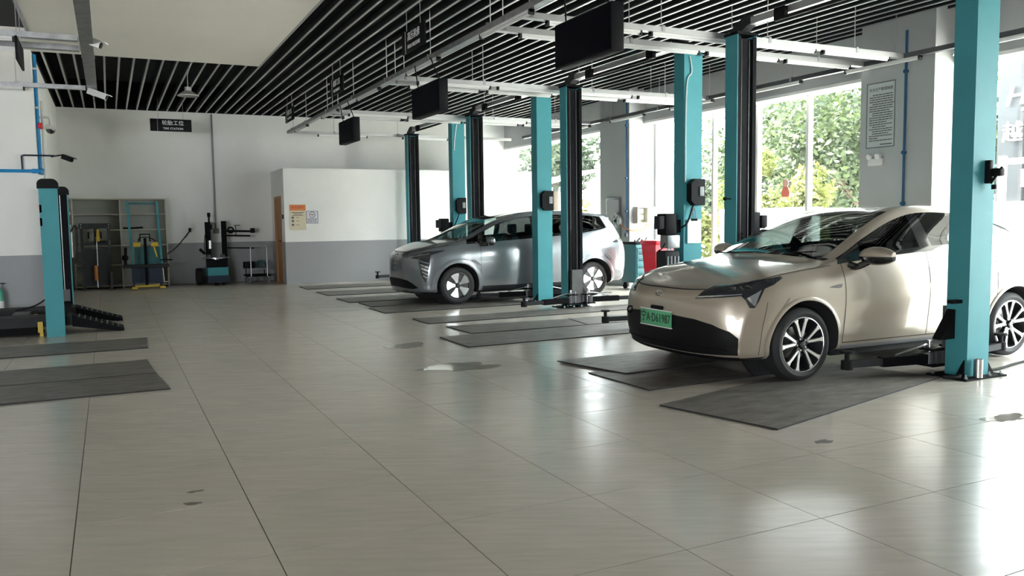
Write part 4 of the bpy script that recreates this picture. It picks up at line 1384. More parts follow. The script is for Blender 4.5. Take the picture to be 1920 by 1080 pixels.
# ---- details of the beige sedan
mat('handle_grey', (.26, .245, .21), .4, metal=.3)
mat('lens_smoke', (.03, .032, .035), .05, coat=1.0)
def mir(pts, sd):
    return [(p[0], abs(p[1]) * sd if sd else p[1], p[2]) for p in pts]
R0 = dict(origin=(0, 0, 0))
for sd in (-1, 1):
    d = (.72, -sd * .69, 0)
    hl = body1.shell('headlight', mir([(-2.165, .462, .735), (-2.10, .50, .80), (-2.02, .535, .842), (-1.923, .713, .866), (-1.791, .811, .896), (-1.581, .860, .924), (-1.565, .868, .908), (-1.672, .885, .859), (-1.767, .878, .827), (-1.838, .889, .725), (-1.876, .882, .672), (-1.914, .864, .672), (-1.939, .84, .734), (-1.957, .807, .768), (-2.065, .669, .752)], sd), d, .006, 'lens_smoke', car1)
    hl['label'] = 'smoked headlight with downward tail'
    body1.shell('lamp_strip', mir([(-2.155, .475, .742), (-2.06, .68, .762), (-1.955, .81, .778), (-1.955, .81, .786), (-2.06, .675, .772), (-2.15, .48, .752)], sd), d, .009, 'lamp_clear', hl)
    body1.shell('lamp_strip', mir([(-1.93, .845, .75), (-1.88, .875, .69), (-1.865, .877, .69), (-1.83, .88, .77), (-1.79, .87, .82), (-1.83, .868, .80)], sd), d, .009, 'lamp_clear', hl)
    for (x, y, z) in ((-1.99, .735, .825), (-1.93, .775, .833), (-1.87, .80, .842)):
        body1.shell('projector_lens', mir([(x - .022, y - .018, z - .018), (x + .022, y + .018, z - .014), (x + .022, y + .018, z + .014), (x - .022, y - .018, z + .010)], sd), d, .011, 'chrome', hl)
    body1.shell('side_marker', mir([(-1.61, .933, .66), (-1.60, .933, .65), (-1.53, .931, .735), (-1.54, .931, .742)], sd), (0, -sd, 0), .004, 'handle_grey', car1)
    body1.shell('fender_badge', mir([(-1.09, .93, .815), (-.99, .93, .835), (-.93, .93, .838), (-.95, .93, .808), (-1.0, .93, .803)], sd), (0, -sd, 0), .005, 'chrome', car1)
    h = body1.shell('door_handle', mir([(-.09, .93, .885), (-.065, .93, .905), (.145, .92, .918), (.158, .92, .905), (.135, .93, .888), (-.06, .93, .873)], sd), (0, -sd, 0), .003, 'handle_grey', car1)
    body1.shell('door_handle', mir([(.96, .93, .925), (.985, .93, .945), (1.17, .92, .958), (1.185, .92, .945), (1.165, .93, .928), (.99, .93, .913)], sd), (0, -sd, 0), .003, 'handle_grey', car1)
    body1.shell('door_edge_guard', mir([(.172, .93, .80), (.186, .93, .80), (.186, .92, .95), (.172, .92, .95)], sd), (0, -sd, 0), .005, 'handle_grey', car1)
    body1.shell('sill_trim', mir([(-.90, .9, .245), (.95, .9, .245), (.95, .9, .285), (-.90, .9, .285)], sd), (0, -sd, 0), .004, 'grey_plastic', car1)
    # door mirror
    y0 = sd * .90
    st = MB()
    st.tube([(-.80, sd * .865, 1.00), (-.76, sd * .93, .985), (-.70, sd * 1.0, 1.03)], [.035, .03, .03], 10, 5)
    mr = st.build('mirror_stalk', 'gloss_black', car1, origin=(0, 0, 0))
    def mirror_shell(zc, z0, z1, grow, mm, nm):
        mb = MB()
        n, m_ = 18, 10
        for i in range(n):
            a = 2 * math.pi * i / n
        vs = []
        for j in range(m_ + 1):
            t_ = j / m_
            yy = sd * (.925 + .275 * t_)
            sz = (math.sin(math.pi * (.12 + .80 * t_)) ** .45) * (1 - .25 * t_)
            for i in range(n):
                a = 2 * math.pi * i / n
                z = math.sin(a)
                zz = zc + (z1 - zc) * z * sz if z > 0 else zc + (zc - z0) * z * sz
                xx = -.635 + .02 * t_ + (-(.16 - .06 * t_) if math.cos(a) < 0 else .035) * abs(math.cos(a)) ** .7 * sz
                vs.append((xx, yy, zz))
        fs = [(j * n + i, j * n + (i + 1) % n, (j + 1) * n + (i + 1) % n, (j + 1) * n + i) for j in range(m_) for i in range(n)]
        fs += [tuple(range(n - 1, -1, -1)), tuple(m_ * n + i for i in range(n))]
        return mb._add(vs, fs).build(nm, mm, mr)
    mirror_shell(1.075, 1.066, 1.172, 0, 'paint_beige', 'mirror_cap')
    mirror_shell(1.075, .985, 1.084, 0, 'gloss_black', 'mirror_base')
    MB().box(-.601, -.596, min(sd * .96, sd * 1.14), max(sd * .96, sd * 1.14), 1.01, 1.14, .002).build('mirror_glass', 'chrome', mr)
# lower black intake, lip, badge, plate
half = [(-2.2, -.822, .415), (-2.2, -.775, .472), (-2.2, -.655, .526), (-2.2, -.493, .560), (-2.2, -.234, .577)]
low = [(-2.2, -.808, .268), (-2.2, -.536, .258), (-2.2, -.203, .256)]
poly = half + [(x, -y, z) for x, y, z in reversed(half)] + [(x, -y, z) for x, y, z in low] + [(x, y, z) for x, y, z in reversed(low)]
gr = body1.shell('lower_grille', poly, (1, 0, 0), .003, 'matt_black', car1, h=.05)
body1.shell('grille_bar', [(-2.2, -.74, .30), (-2.2, .74, .30), (-2.2, .74, .318), (-2.2, -.74, .318)], (1, 0, 0), .010, 'black_plastic', gr, h=.06)
body1.shell('front_lip', [(-2.2, -.80, .225), (-2.2, .80, .225), (-2.2, .80, .252), (-2.2, -.80, .252)], (1, 0, 0), .012, 'black_plastic', car1, h=.05)
hx = body1.cast((-2.2, 0, .53), (1, 0, 0))[0].x
pl = MB().box(hx - .016, hx - .004, -.24, .24, .455, .598, .003).build('number_plate', 'plate_green', car1, **R0)
pl['label'] = 'green number plate with dark characters'
tx = MB()
put_text(tx, '宁A·D61987', .112, .0015, (hx - .0172, 0, .524), (0, -1, 0), (0, 0, 1), .80)
tx.build('plate_lettering', 'ink_black', pl, split=False, ang=0)
MB().box(hx - .018, hx - .003, -.245, .245, .596, .606).box(hx - .018, hx - .003, -.245, .245, .447, .457).build('plate_frame', 'white_plastic', pl, ang=0)
MB().box(hx - .02, hx + .03, -.10, .08, .606, .64, .012).build('camera_housing', 'black_plastic', car1, **R0)
bd = body1.cast((-2.2, 0, .752), (1, 0, 0))[0]
ring = []
for k in range(25):
    a = 2 * math.pi * k / 24
    q = body1.cast((-2.2, .055 * math.cos(a), .752 + .026 * math.sin(a)), (1, 0, 0))[0]
    ring.append(q + Vector((-.004, 0, .001)))
bb = MB().tube(ring, .005, 6).build('badge_ring', 'chrome', car1, **R0)
q0 = body1.cast((-2.2, .05, .744), (1, 0, 0))[0]; q1 = body1.cast((-2.2, -.05, .76), (1, 0, 0))[0]
MB().bar(q0 + Vector((-.004, 0, 0)), q1 + Vector((-.004, 0, 0)), .006).build('badge_bar', 'chrome', bb, ang=0)
# towing ring on the far front corner
ct = body1.cast((-2.2, .46, .56), (1, 0, 0))[0]
MB().tube([ct + Vector((-.02 - .03 * math.cos(a), .02, .03 * math.sin(a))) for a in [2 * math.pi * k / 16 for k in range(17)]], .008, 6).cyl(ct + Vector((.03, .02, 0)), ct + Vector((.0, .02, 0)), .01, 8).build('tow_eye', 'black_metal', car1, **R0)
# wipers and roof fin
MB().bar((-1.10, -.1, 1.09), (-.98, -.66, 1.115), .018, .012).bar((-1.13, .55, 1.075), (-1.10, -.05, 1.10), .018, .012).build('wiper', 'black_plastic', car1, **R0)
# ---- details of the silver-white hatchback
for sd in (-1, 1):
    d = (.72, -sd * .69, 0)
    hl = body2.shell('headlight', mir([(-2.13, .48, .795), (-2.042, .629, .850), (-1.832, .815, .912), (-1.575, .881, .94), (-1.639, .886, .909), (-1.83, .85, .853), (-1.85, .858, .70), (-1.89, .855, .50), (-1.925, .838, .385), (-1.995, .798, .531), (-2.012, .761, .703), (-1.998, .75, .79)], sd), d, .006, 'lens_smoke', car2)
    for k in range(5):                            # fan of bright fins in the lower lamp
        z = .76 - k * .062
        body2.shell('lamp_fin', mir([(-2.00 + k * .012, .765 + k * .012, z - .008), (-1.86 - k * .004, .852, z - .055), (-1.86 - k * .004, .852, z - .035), (-2.00 + k * .012, .765 + k * .012, z + .008)], sd), d, .010, 'lamp_clear', hl)
    body2.shell('lamp_strip', mir([(-2.10, .52, .803), (-1.84, .83, .875), (-1.84, .83, .885), (-2.10, .52, .815)], sd), d, .010, 'lamp_clear', hl)
    for (x0, x1, z0, z1) in ((-1.119, -.995, .756, .664), (1.579, 1.70, .786, .68)):
        for e in (0, .045):
            body2.shell('arch_slot', mir([(x0 + e, .93, z0), (x0 + e + .022, .93, z0), (x1 + e + .022, .93, z1), (x1 + e, .93, z1)], sd), (0, -sd, 0), .016, 'grey_plastic', car2)
    body2.shell('door_handle', mir([(-.095, .93, .862), (.08, .93, .868), (.08, .93, .846), (-.095, .93, .840)], sd), (0, -sd, 0), .012, 'paint_silver', car2)
    body2.shell('door_handle', mir([(.86, .93, .905), (1.03, .93, .912), (1.03, .93, .89), (.86, .93, .883)], sd), (0, -sd, 0), .012, 'paint_silver', car2)
    body2.shell('tail_lamp', mir([(1.775, .89, 1.00), (1.985, .797, 1.08), (2.05, .76, 1.08), (2.09, .74, 1.01), (2.01, .816, .995), (1.85, .88, .985)], sd), (-.6, -sd * .8, 0), .006, 'lens_smoke', car2)
    body2.shell('rear_corner_trim', mir([(1.75, .9, .29), (1.98, .83, .36), (2.10, .72, .44), (2.12, .70, .30), (1.98, .8, .27)], sd), (-.5, -sd * .85, 0), .004, 'grey_plastic', car2)
    body2.shell('pillar_glass', mir([(1.745, .74, 1.44), (1.80, .72, 1.44), (1.93, .66, 1.27), (1.86, .72, 1.27)], sd), (-.45, -sd * .9, 0), .004, 'gloss_black', car2)
    st = MB().tube([(-.93, sd * .865, 1.02), (-.89, sd * .93, 1.01), (-.84, sd * 1.0, 1.02)], [.03, .028, .028], 10, 5).build('mirror_stalk', 'gloss_black', car2, origin=(0, 0, 0))
    MB().ball((-.80, sd * 1.04, 1.085), .1, 10, (.75, 1.2, .75)).build('mirror_cap', 'paint_silver', st)
    MB().ball((-.795, sd * 1.04, 1.055), .1, 10, (.74, 1.18, .62)).build('mirror_base', 'gloss_black', st)
half = [(-2.15, -.729, .299), (-2.15, -.62, .375), (-2.15, -.485, .425), (-2.15, -.2, .445)]
low = [(-2.15, -.60, .275), (-2.15, -.2, .29)]
poly = half + [(x, -y, z) for x, y, z in reversed(half)] + [(x, -y, z) for x, y, z in low] + [(x, y, z) for x, y, z in reversed(low)]
body2.shell('lower_grille', poly, (1, 0, 0), .004, 'matt_black', car2, h=.05)
body2.shell('front_lip', [(-2.2, -.86, .205), (-2.2, .86, .205), (-2.2, .86, .232), (-2.2, -.86, .232)], (1, 0, 0), .012, 'gloss_black', car2, h=.05)
# roof spoiler, tailgate glass, wiper, badge
sp = MB()
vs = []
for k in range(21):
    y = -.60 + 1.2 * k / 20
    e = 1 - .35 * (abs(y) / .60) ** 2.5
    vs += [(1.60, y, 1.568 - .10 * (abs(y) / .6) ** 3), (1.60 + .36 * e + .05, y, 1.530 - .075 * (abs(y) / .6) ** 3), (1.60 + .36 * e + .05, y, 1.505 - .075 * (abs(y) / .6) ** 3), (1.62, y, 1.50 - .09 * (abs(y) / .6) ** 3)]
fs = [(k * 4 + j, (k + 1) * 4 + j, (k + 1) * 4 + (j + 1) % 4, k * 4 + (j + 1) % 4) for k in range(20) for j in range(4)] + [(0, 1, 2, 3), (83, 82, 81, 80)]
sp._add(vs, fs).build('roof_spoiler', 'paint_silver', car2, **R0, ang=60)
body2.shell('tailgate_glass', [(2.0, -.56, 1.12), (2.0, .56, 1.12), (2.0, .50, 1.44), (2.0, -.50, 1.44)], (-1, 0, 0), .005, 'gloss_black', car2, h=.06)
MB().bar((1.45, -.45, 1.60), (1.62, -.30, 1.585), .03, .012).bar((1.62, -.30, 1.585), (1.80, -.2, 1.57), .02, .012).build('roof_antenna', 'black_plastic', car2, **R0, split=False)
ring = []
for k in range(21):
    a = 2 * math.pi * k / 20
    q = body2.cast((-2.2, .06 * math.cos(a), .84 + .03 * math.sin(a)), (1, 0, 0))[0]
    ring.append(q + Vector((-.004, 0, .001)))
MB().tube(ring, .006, 6).build('badge_ring', 'chrome', car2, **R0)
# ================================================================== suspended light rails
RZ = 3.56
def rail(axis, c, a, b, label, mt='alu', tubes=(), rods=(), wd=.075, side=0, z=RZ):
    """channel rail along x or y at the other coordinate c, from a to b"""
    def P(t, o, z_):
        return (t, c + o, z_) if axis == 'x' else (c + o, t, z_)
    org = P((a + b) / 2, 0, z)
    r = thing('light_rail', org, label, 'light rail', 'suspended light rails')
    def bx(m, t0, t1, o0, o1, z0, z1):
        if axis == 'x': return m.box(t0, t1, c + o0, c + o1, z0, z1)
        return m.box(c + o0, c + o1, t0, t1, z0, z1)
    m = MB()
    bx(m, a, b, -wd / 2, wd / 2, z - .004, z + .004)
    bx(m, a, b, -wd / 2, -wd / 2 + .004, z + .004, z + .06)
    bx(m, a, b, wd / 2 - .004, wd / 2, z + .004, z + .06)
    ch = m.build('channel', mt, r, ang=0)
    for (t0, t1) in tubes:
        t = MB()
        bx(t, t0, t1, side - .028, side + .028, z - .030, z - .004)
        f = t.build('lamp_housing', 'white_plastic', r, ang=0)
        MB().cyl(P(t0 + .03, side, z - .038), P(t1 - .03, side, z - .038), .016, 12).build('lamp_tube', 'tube_white', f)
        for tt in (t0, t1 - .025):
            e = MB(); bx(e, tt, tt + .025, side - .03, side + .03, z - .056, z - .004)
            e.build('lamp_end', 'charcoal', f, ang=0)
    for t in rods:
        k = MB().cyl(P(t, 0, z + .06), P(t, 0, ZC + .10), .006, 6).build('hanger_rod', 'alu', r)
        e = MB(); bx(e, t - .02, t + .02, -wd / 2 - .006, wd / 2 + .006, z + .004, z + .075)
        e.build('hanger_clip', 'galv', k, ang=0)
    return r
def seq(a, b, L, gap):
    out = []; t = a
    while t + L <= b:
        out.append((t, t + L)); t += L + gap
    return out
rail('y', 3.93, -1.0, 19.95, 'long galvanised light rail running over the aisle ends of the lift bays', 'galv', seq(4.9, 19.6, 1.25, 1.35), [1, 3, 5, 6.6, 8.5, 10.4, 12.3, 14.2, 16.1, 18.0, 19.4], .085)
xr_ = seq(4.3, 9.6, 1.22, .12)
rail('x', 7.88, 3.99, 9.78, 'white double-tube light rail nearest the viewer, over the beige sedan', 'alu', xr_, [4.1, 5.8, 7.4, 8.9], .09)
rail('x', 8.53, 3.99, 9.78, 'white light rail just behind the nearest one, by the empty bay', 'alu', xr_, [4.1, 5.8, 7.4, 8.9], .09)
rail('x', 11.98, 3.99, 9.78, 'white light rail in front of the silver-white hatchback, nearer of a pair', 'alu', xr_, [4.1, 5.4, 7.4, 8.9], .09)
rail('x', 12.40, 3.99, 9.78, 'white light rail in front of the silver-white hatchback, farther of a pair', 'alu', xr_, [4.1, 5.4, 7.4, 8.9], .09)
rail('x', 15.95, 3.99, 9.78, 'white light rail behind the silver-white hatchback, nearer of a pair', 'alu', xr_, [4.1, 5.8, 7.4, 8.9], .09)
rail('x', 16.38, 3.99, 9.78, 'white light rail behind the silver-white hatchback, farther of a pair', 'alu', xr_, [4.1, 5.8, 7.4, 8.9], .09)
rail('x', 19.90, 3.99, 9.75, 'thin light rail above the white partition wall', 'alu', seq(4.6, 9.6, 1.22, .9), [5.0, 6.6, 8.4], .06)
rail('y', 9.82, -1.0, 19.3, 'dark light rail running along the tops of the windows', 'galv_dark', seq(1.3, 19.0, 1.25, .85), [2.2, 4.4, 6.9, 8.0, 9.9, 11.9, 13.4, 15.1, 17.3], .08, side=.0)
rail('y', -.13, -1.0, 14.6, 'galvanised cable tray running overhead at left, carrying two cameras', 'galv', (), [2, 5, 8, 11.9], .14)
rail('x', 10.85, -4.5, -.22, 'light rail at upper left, nearer of a pair joining the cable tray', 'galv', seq(-3.4, -.6, 1.22, .12), [-2.5], .10)
rail('x', 11.45, -4.5, -.22, 'light rail at upper left, farther of a pair joining the cable tray', 'galv', seq(-3.4, -.6, 1.22, .12), [-2.5], .10)
rail('x', 14.62, -4.5, -.22, 'light rail at upper left against the white wall', 'galv', seq(-3.6, -.8, 1.22, .12), [-1.15, -2.5], .08)
t = MB().cyl((9.90, 7.20, 3.50), (10.28, 7.20, 3.50), .016, 12)
o = t.build('lamp_tube', 'tube_white', origin=(10.1, 7.20, 3.50)); tag(o, 'short white lamp tube sticking out towards the near column', 'lamp tube')
# ------------------------------------------------------------------ display screens
for y0, y1, lab in ((5.97, 6.95, 'large black display screen hanging nearest, over the beige sedan bay'), (10.0, 11.05, 'black display screen hanging in the middle of the row'), (14.14, 15.1, 'small-looking black display screen hanging farthest back')):
    r = thing('display_screen', (3.94, (y0 + y1) / 2, 2.86), lab, 'screen', 'hanging display screens')
    b = MB().box(3.885, 4.01, y0, y1, 2.86, 3.27, .008).build('housing', 'screen_case', r)
    MB().box(3.879, 3.886, y0 + .012, y1 - .012, 2.875, 3.255).build('screen', 'screen_glass', r, ang=0)
    for yy, sg in ((y0 + .12, 1), (y1 - .12, -1)):
        MB().tube([(3.94, yy, 3.27), (3.86, yy + sg * .10, RZ + .0)], .008, 6).build('suspension_wire', 'black_metal', r)
# ------------------------------------------------------------------ hanging station signs
def sign(x, y, z0, z1, wd, axis, lines, sub, label, rods):
    r = thing('station_sign', (x, y, z0), label, 'sign', 'hanging black station signs')
    if axis == 'y':
        b = MB().box(x - .015, x + .015, y - wd / 2, y + wd / 2, z0, z1, .012).build('board', 'black_plastic', r)
        ex, ey, f = (0, -1, 0), (0, 0, 1), (x - .0165, y, (z0 + z1) / 2)
    else:
        b = MB().box(x - wd / 2, x + wd / 2, y - .015, y + .015, z0, z1, .012).build('board', 'black_plastic', r)
        ex, ey, f = (1, 0, 0), (0, 0, 1), (x, y - .0165, (z0 + z1) / 2)
    f = Vector(f)
    m = MB(); put_text(m, lines, (z1 - z0) * .42, .001, f + Vector((0, 0, .045)) + Vector(ex) * .04, ex, ey)
    m.build('lettering', 'ink_white', b, split=False, ang=0)
    m = MB(); put_text(m, sub, (z1 - z0) * .24, .001, f - Vector((0, 0, .075)) + Vector(ex) * .04, ex, ey)
    m.build('sub_lettering', 'ink_white', b, split=False, ang=0)
    p = f - Vector(ex) * (wd / 2 - .15)
    s = .003
    MB().bar(p - Vector(ey) * (z1 - z0) / 2, p + Vector(ey) * (z1 - z0) / 2, .006, .003).build('divider_line', 'ink_white', b, ang=0)
    for t in (-.3, .3):
        q = Vector((x, y, z1)) + Vector(ex) * wd * t
        MB().cyl(q, (q.x, q.y, ZC + .08), .004, 6).build('hanger_rod', 'galv', r)
    return r
sign(1.345, 19.8, 3.50, 3.77, .85, 'x', '轮胎工位', 'TIRE STATION', 'black hanging sign lettered TIRE STATION before the back wall', 2)
sign(3.6, 10.12, 3.62, 3.90, .86, 'y', '高压机修', 'HIGH PRESSURE', 'black hanging sign edge-on beneath the dark slats, nearest of three', 2)
sign(3.6, 14.05, 3.62, 3.90, .86, 'y', '机修工位', 'MECHANICAL', 'black hanging sign edge-on beneath the dark slats, second of three', 2)
sign(3.6, 18.1, 3.62, 3.90, .86, 'y', '机修工位', 'MECHANICAL', 'black hanging sign edge-on beneath the dark slats, farthest of three', 2)
r = thing('station_sign', (-.75, 10.1, 3.11), 'small black sign seen edge-on below the light rail at upper left', 'sign', 'hanging black station signs')
MB().box(-.76, -.735, 9.75, 10.45, 3.12, 3.36, .008).build('board', 'black_plastic', r)
for yy in (9.9, 10.3):
    MB().cyl((-.75, yy, 3.36), (-.75, yy, ZC), .004, 6).build('hanger_rod', 'galv', r)
# ------------------------------------------------------------------ cameras and pendant lamp
def bullet(c, d, label, L=.24, mt='white_plastic', arm=None):
    c = Vector(c); d = Vector(d).normalized()
    r = thing('security_camera', c, label, 'camera', 'security cameras')
    sd = d.cross(Vector((0, 0, 1))).normalized(); u = sd.cross(d)
    m = MB().obox(c, d * L / 2, sd * .042, u * .04)
    m.build('body', mt, r, ang=0)
    MB().obox(c + d * .03 + u * .046, d * (L / 2 + .03), sd * .05, u * .006).build('sun_shield', mt, r, ang=0)
    MB().cyl(c + d * L / 2, c + d * (L / 2 + .012), .036, 16).build('lens', 'black_plastic', r)
    MB().tube([c - d * .05 - u * .04, c - d * .09 - u * .03 + Vector((0, 0, .06)), Vector(arm)], .014, 8, 4).build('bracket', mt, r)
    return r
bullet((-.10, 11.0, 3.60), (.92, -.30, -.38), 'white bullet camera high on the cable tray, nearer of two', .26, arm=(-.13, 11.2, 3.62))
bullet((-.06, 14.4, 3.47), (.92, -.30, -.36), 'white bullet camera at the far end of the cable tray', .28, arm=(-.13, 14.58, 3.57))
bullet((-.66, 18.3, 2.76), (.8, -.5, -.35), 'dark bullet camera on the white side wall past the ramp lift', .20, 'charcoal', arm=(-.94, 18.5, 2.80))
r = thing('dome_camera', (-.78, 15.6, 2.96), 'white dome camera with dark bubble on the white corner', 'camera', 'security cameras')
MB().lathe([(.0, .14), (.075, .14), (.085, .10), (.085, .07), (.0, .07)], (-.78, 15.6, 2.96), (0, 0, 1), 24).build('housing', 'white_plastic', r)
MB().ball((-.78, 15.6, 3.03), .072, 10).build('dome', 'gloss_black', r)
MB().tube([(-.94, 15.6, 3.22), (-.80, 15.6, 3.22), (-.78, 15.6, 3.10)], .018, 8, 5).build('arm', 'white_plastic', r)
c = Vector((1.31, 15.01, 3.60))
r = thing('pendant_lamp', c, 'round grey pendant lamp on a chain below the dark slats', 'lamp')
MB().lathe([(.055, .10), (.06, .085), (.10, .06), (.172, .01), (.172, .0), (.165, .004), (.09, .05), (.0, .05)], c, (0, 0, 1), 32).build('shade', 'alu', r)
MB().cyl(c + Vector((0, 0, .085)), c + Vector((0, 0, .15)), .055, 20).build('driver_housing', 'galv', r)
MB().tube([c + Vector((0, 0, .15)), c + Vector((.0, 0, .35)), c + Vector((.07, 0, .555))], .007, 6).build('chain', 'galv', r)
# ================================================================== left wall services
r = thing('air_pipe', (-1.0, 14.76, 2.3), 'bright blue compressed-air pipe up the white corner at left', 'pipe')
MB().tube([(-.92, 15.0, 4.12), (-.92, 15.0, 2.28)], .028, 10).build('riser', 'blue_pipe', r)
MB().tube([(-4, 14.76, 2.30), (-.92, 14.76, 2.30)], .026, 10).build('branch', 'blue_pipe', r)
MB().tube([(-.92, 14.76, 2.30), (-.90, 15.0, 2.28)], .026, 10).cyl((-.93, 15.0, 2.26), (-.90, 15.0, 2.36), .038, 10).cyl((-1.02, 14.76, 2.30), (-.92, 14.76, 2.30), .036, 10).build('elbow', 'blue_pipe', r, split=False)
MB().tube([(-1.15, 14.76, 2.32), (-1.15, 14.74, 2.53), (-1.12, 14.74, 2.54), (-.72, 14.76, 2.54), (-.70, 14.8, 2.54)], .013, 8).build('loop_pipe', 'navy_pipe', r)
MB().cyl((-.92, 15.0, 3.02), (-.86, 15.0, 3.02), .05, 14).build('valve', 'red_plastic', r)
for z in (3.9, 3.3):
    MB().box(-.95, -.885, 14.97, 15.03, z - .015, z + .015).build('pipe_clip', 'white_plastic', r)
o = MB().tube([(-.90, 15.75, 3.5), (-.90, 15.75, .0)], .022, 8).build('white_conduit', 'white_plastic', origin=(-.90, 15.75, 0)); tag(o, 'white vertical conduit on the side wall behind the ramp lift', 'conduit')
r = thing('gas_bottle', (-1.56, 14.62, 0), 'green cylinder bottle with pale label band at the left edge', 'bottle')
MB().lathe([(.0, .05), (.065, .05), (.07, .08), (.07, .44), (.045, .50), (.025, .53), (.0, .53)], (-1.56, 14.62, 0), (0, 0, 1), 24).build('bottle', 'green_bottle', r)
MB().lathe([(.0715, .14), (.0715, .32)], (-1.56, 14.62, 0), (0, 0, 1), 24).build('label_band', 'paper', r)
MB().cyl((-1.56, 14.62, .53), (-1.56, 14.62, .58), .018, 10).bar((-1.60, 14.62, .60), (-1.46, 14.60, .58), .02, .012).build('valve', 'black_plastic', r, split=False)
MB().box(-1.64, -1.48, 14.54, 14.70, .0, .05).build('stand', 'black_plastic', r)
# ================================================================== back corner
bx, by = -.72, 21.05
mat('shelf_back', (.40, .41, .38), .6)
r = thing('open_shelf', (.26, 21.25, 0), 'cream open shelving unit against the back wall', 'shelf')
x0, x1, H = -.74, 1.24, 2.07
for x in (x0, .235, x1 - .03):
    MB().box(x, x + .03, 21.05, 21.45, 0, H).build('upright', 'cream_laminate', r, ang=0)
for z in (.04, .52, .97, 1.33, 1.69, H - .03):
    MB().box(x0 + .03, .235, 21.06, 21.44, z, z + .025).build('shelf_board', 'cream_laminate', r, ang=0)
    MB().box(.265, x1 - .03, 21.06, 21.44, z, z + .025).build('shelf_board', 'cream_laminate', r, ang=0)
MB().box(x0, x1, 21.45, 21.47, 0, H).build('back_panel', 'shelf_back', r, ang=0)
o = MB().tube([(.30, 21.15, 1.382), (.45, 21.12, 1.378), (.6, 21.16, 1.385), (.72, 21.13, 1.39)], .022, 8, 5).build('black_cable_bundle', 'black_rubber', origin=(.5, 21.15, 1.356)); tag(o, 'black cable bundle lying on the cream shelf', 'cable')
o = MB().box(-.30, -.06, 21.15, 21.35, 1.0, 1.10, .01).build('parts_box', 'charcoal', origin=(-.18, 21.25, 1.0)); tag(o, 'dark parts box on the cream shelf behind the press', 'box')
# shop press
px, py = -.28, 20.75
r = thing('shop_press', (px, py, 0), 'dark grey shop press with orange pump handle before the shelf', 'press')
for sx in (-.30, .24):
    MB().box(px + sx, px + sx + .06, py - .06, py + .06, .05, 1.50).build('column', 'press_grey', r, ang=0)
MB().box(px - .32, px + .32, py - .07, py - .05, 1.38, 1.50).box(px - .32, px + .32, py + .05, py + .07, 1.38, 1.50).build('top_beam', 'press_grey', r, ang=0)
for sx in (-.28, .28):
    for z in (1.41, 1.47):
        MB().cyl((px + sx, py - .07, z), (px + sx, py - .085, z), .013, 8).build('bolt', 'white_plastic', r)
MB().box(px - .30, px + .30, py - .09, py - .06, 1.02, 1.06).box(px - .30, px + .30, py - .09, py + .09, .80, .92).build('bed_beam', 'press_grey', r, ang=0)
MB().box(px - .03, px + .05, py - .05, py + .03, 1.05, 1.44).build('ram_frame', 'press_grey', r)
MB().cyl((px + .05, py - .1, 1.10), (px + .05, py - .1, 1.36), .03, 12).cyl((px + .05, py - .1, 1.10), (px + .05, py - .1, 1.20), .045, 12).build('ram', 'yellow_paint', r, split=False)
MB().cyl((px + .02, py - .13, .55), (px + .02, py - .13, 1.1), .008, 8).build('pressure_rod', 'steel', r)
MB().cyl((px - .02, py - .13, .22), (px - .02, py - .13, .56), .036, 14).build('pump_handle', 'orange_paint', r)
MB().cyl((px + .0, py - .13, .06), (px + .0, py - .13, .22), .014, 8).build('pump_rod', 'steel', r)
MB().box(px - .26, px + .26, py - .03, py + .05, .10, .80).build('guard_plate', 'press_grey', r, ang=0)
for sx in (-.30, .24):
    MB().box(px + sx, px + sx + .06, py - .28, py + .28, 0, .05).build('foot', 'press_grey', r, ang=0)
for dx_ in (-.15, .1):
    MB().box(px + dx_, px + dx_ + .03, py - .02, py + .0, 1.16, 1.30).build('slot_plate', 'black_metal', r, ang=0)
MB().cyl((px + .27, py - .1, 1.0), (px + .27, py - .1, 1.12), .03, 10).cyl((px + .28, py - .12, .02), (px + .28, py - .12, .4), .03, 10).build('hydraulic_cylinder', 'grey_steel', r)
# battery lift trolley with teal gantry
gx, gy = .72, 20.45
r = thing('battery_lift_trolley', (gx, gy, 0), 'teal gantry lift trolley with yellow clamps before the shelf', 'trolley')
for sx, d_ in ((-.31, .03), (.30, .03)):
    MB().bar((gx + sx - .015, gy + .05, 1.98), (gx + sx + .04, gy + .02, .56), .065, .05).build('gantry_post', 'teal_paint', r, ang=0)
MB().box(gx - .30, gx + .28, gy + .03, gy + .07, 1.91, 1.96).build('gantry_beam', 'teal_dark', r, ang=0)
MB().box(gx - .48, gx + .48, gy - .22, gy + .10, .49, .56, .01).build('table_top', 'charcoal', r)
MB().box(gx - .30, gx + .33, gy - .05, gy + .10, .14, .49).build('scissor_body', 'navy_pipe', r, ang=0)
MB().box(gx - .22, gx + .34, gy + .02, gy + .06, .56, .95).build('back_panel', 'teal_dark', r, ang=0)
MB().box(gx - .03, gx + .03, gy - .20, gy - .14, .06, 1.16, .008).build('mast', 'black_metal', r)
MB().tube([(gx - .10, gy - .17, 1.08), (gx - .10, gy - .17, 1.24), (gx + .10, gy - .17, 1.24), (gx + .10, gy - .17, 1.08)], .016, 8).build('mast_handle', 'black_metal', r)
MB().tube([(gx - .14, gy - .17, 1.05), (gx - .12, gy - .17, 1.15), (gx, gy - .17, 1.18), (gx + .14, gy - .17, 1.14), (gx + .22, gy - .17, 1.08)], .012, 6, 4).build('hose', 'black_rubber', r)
for sx in (-.25, .12):
    MB().box(gx + sx, gx + sx + .15, gy - .18, gy - .10, .96, 1.06, .01).build('clamp', 'yellow_paint', r)
MB().bar((gx + .18, gy - .12, .96), (gx + .24, gy - .12, .72), .03).build('clamp_strut', 'yellow_paint', r, ang=0)
MB().box(gx - .25, gx + .25, gy - .30, gy - .24, .06, .10).build('base_bar', 'yellow_paint', r, ang=0)
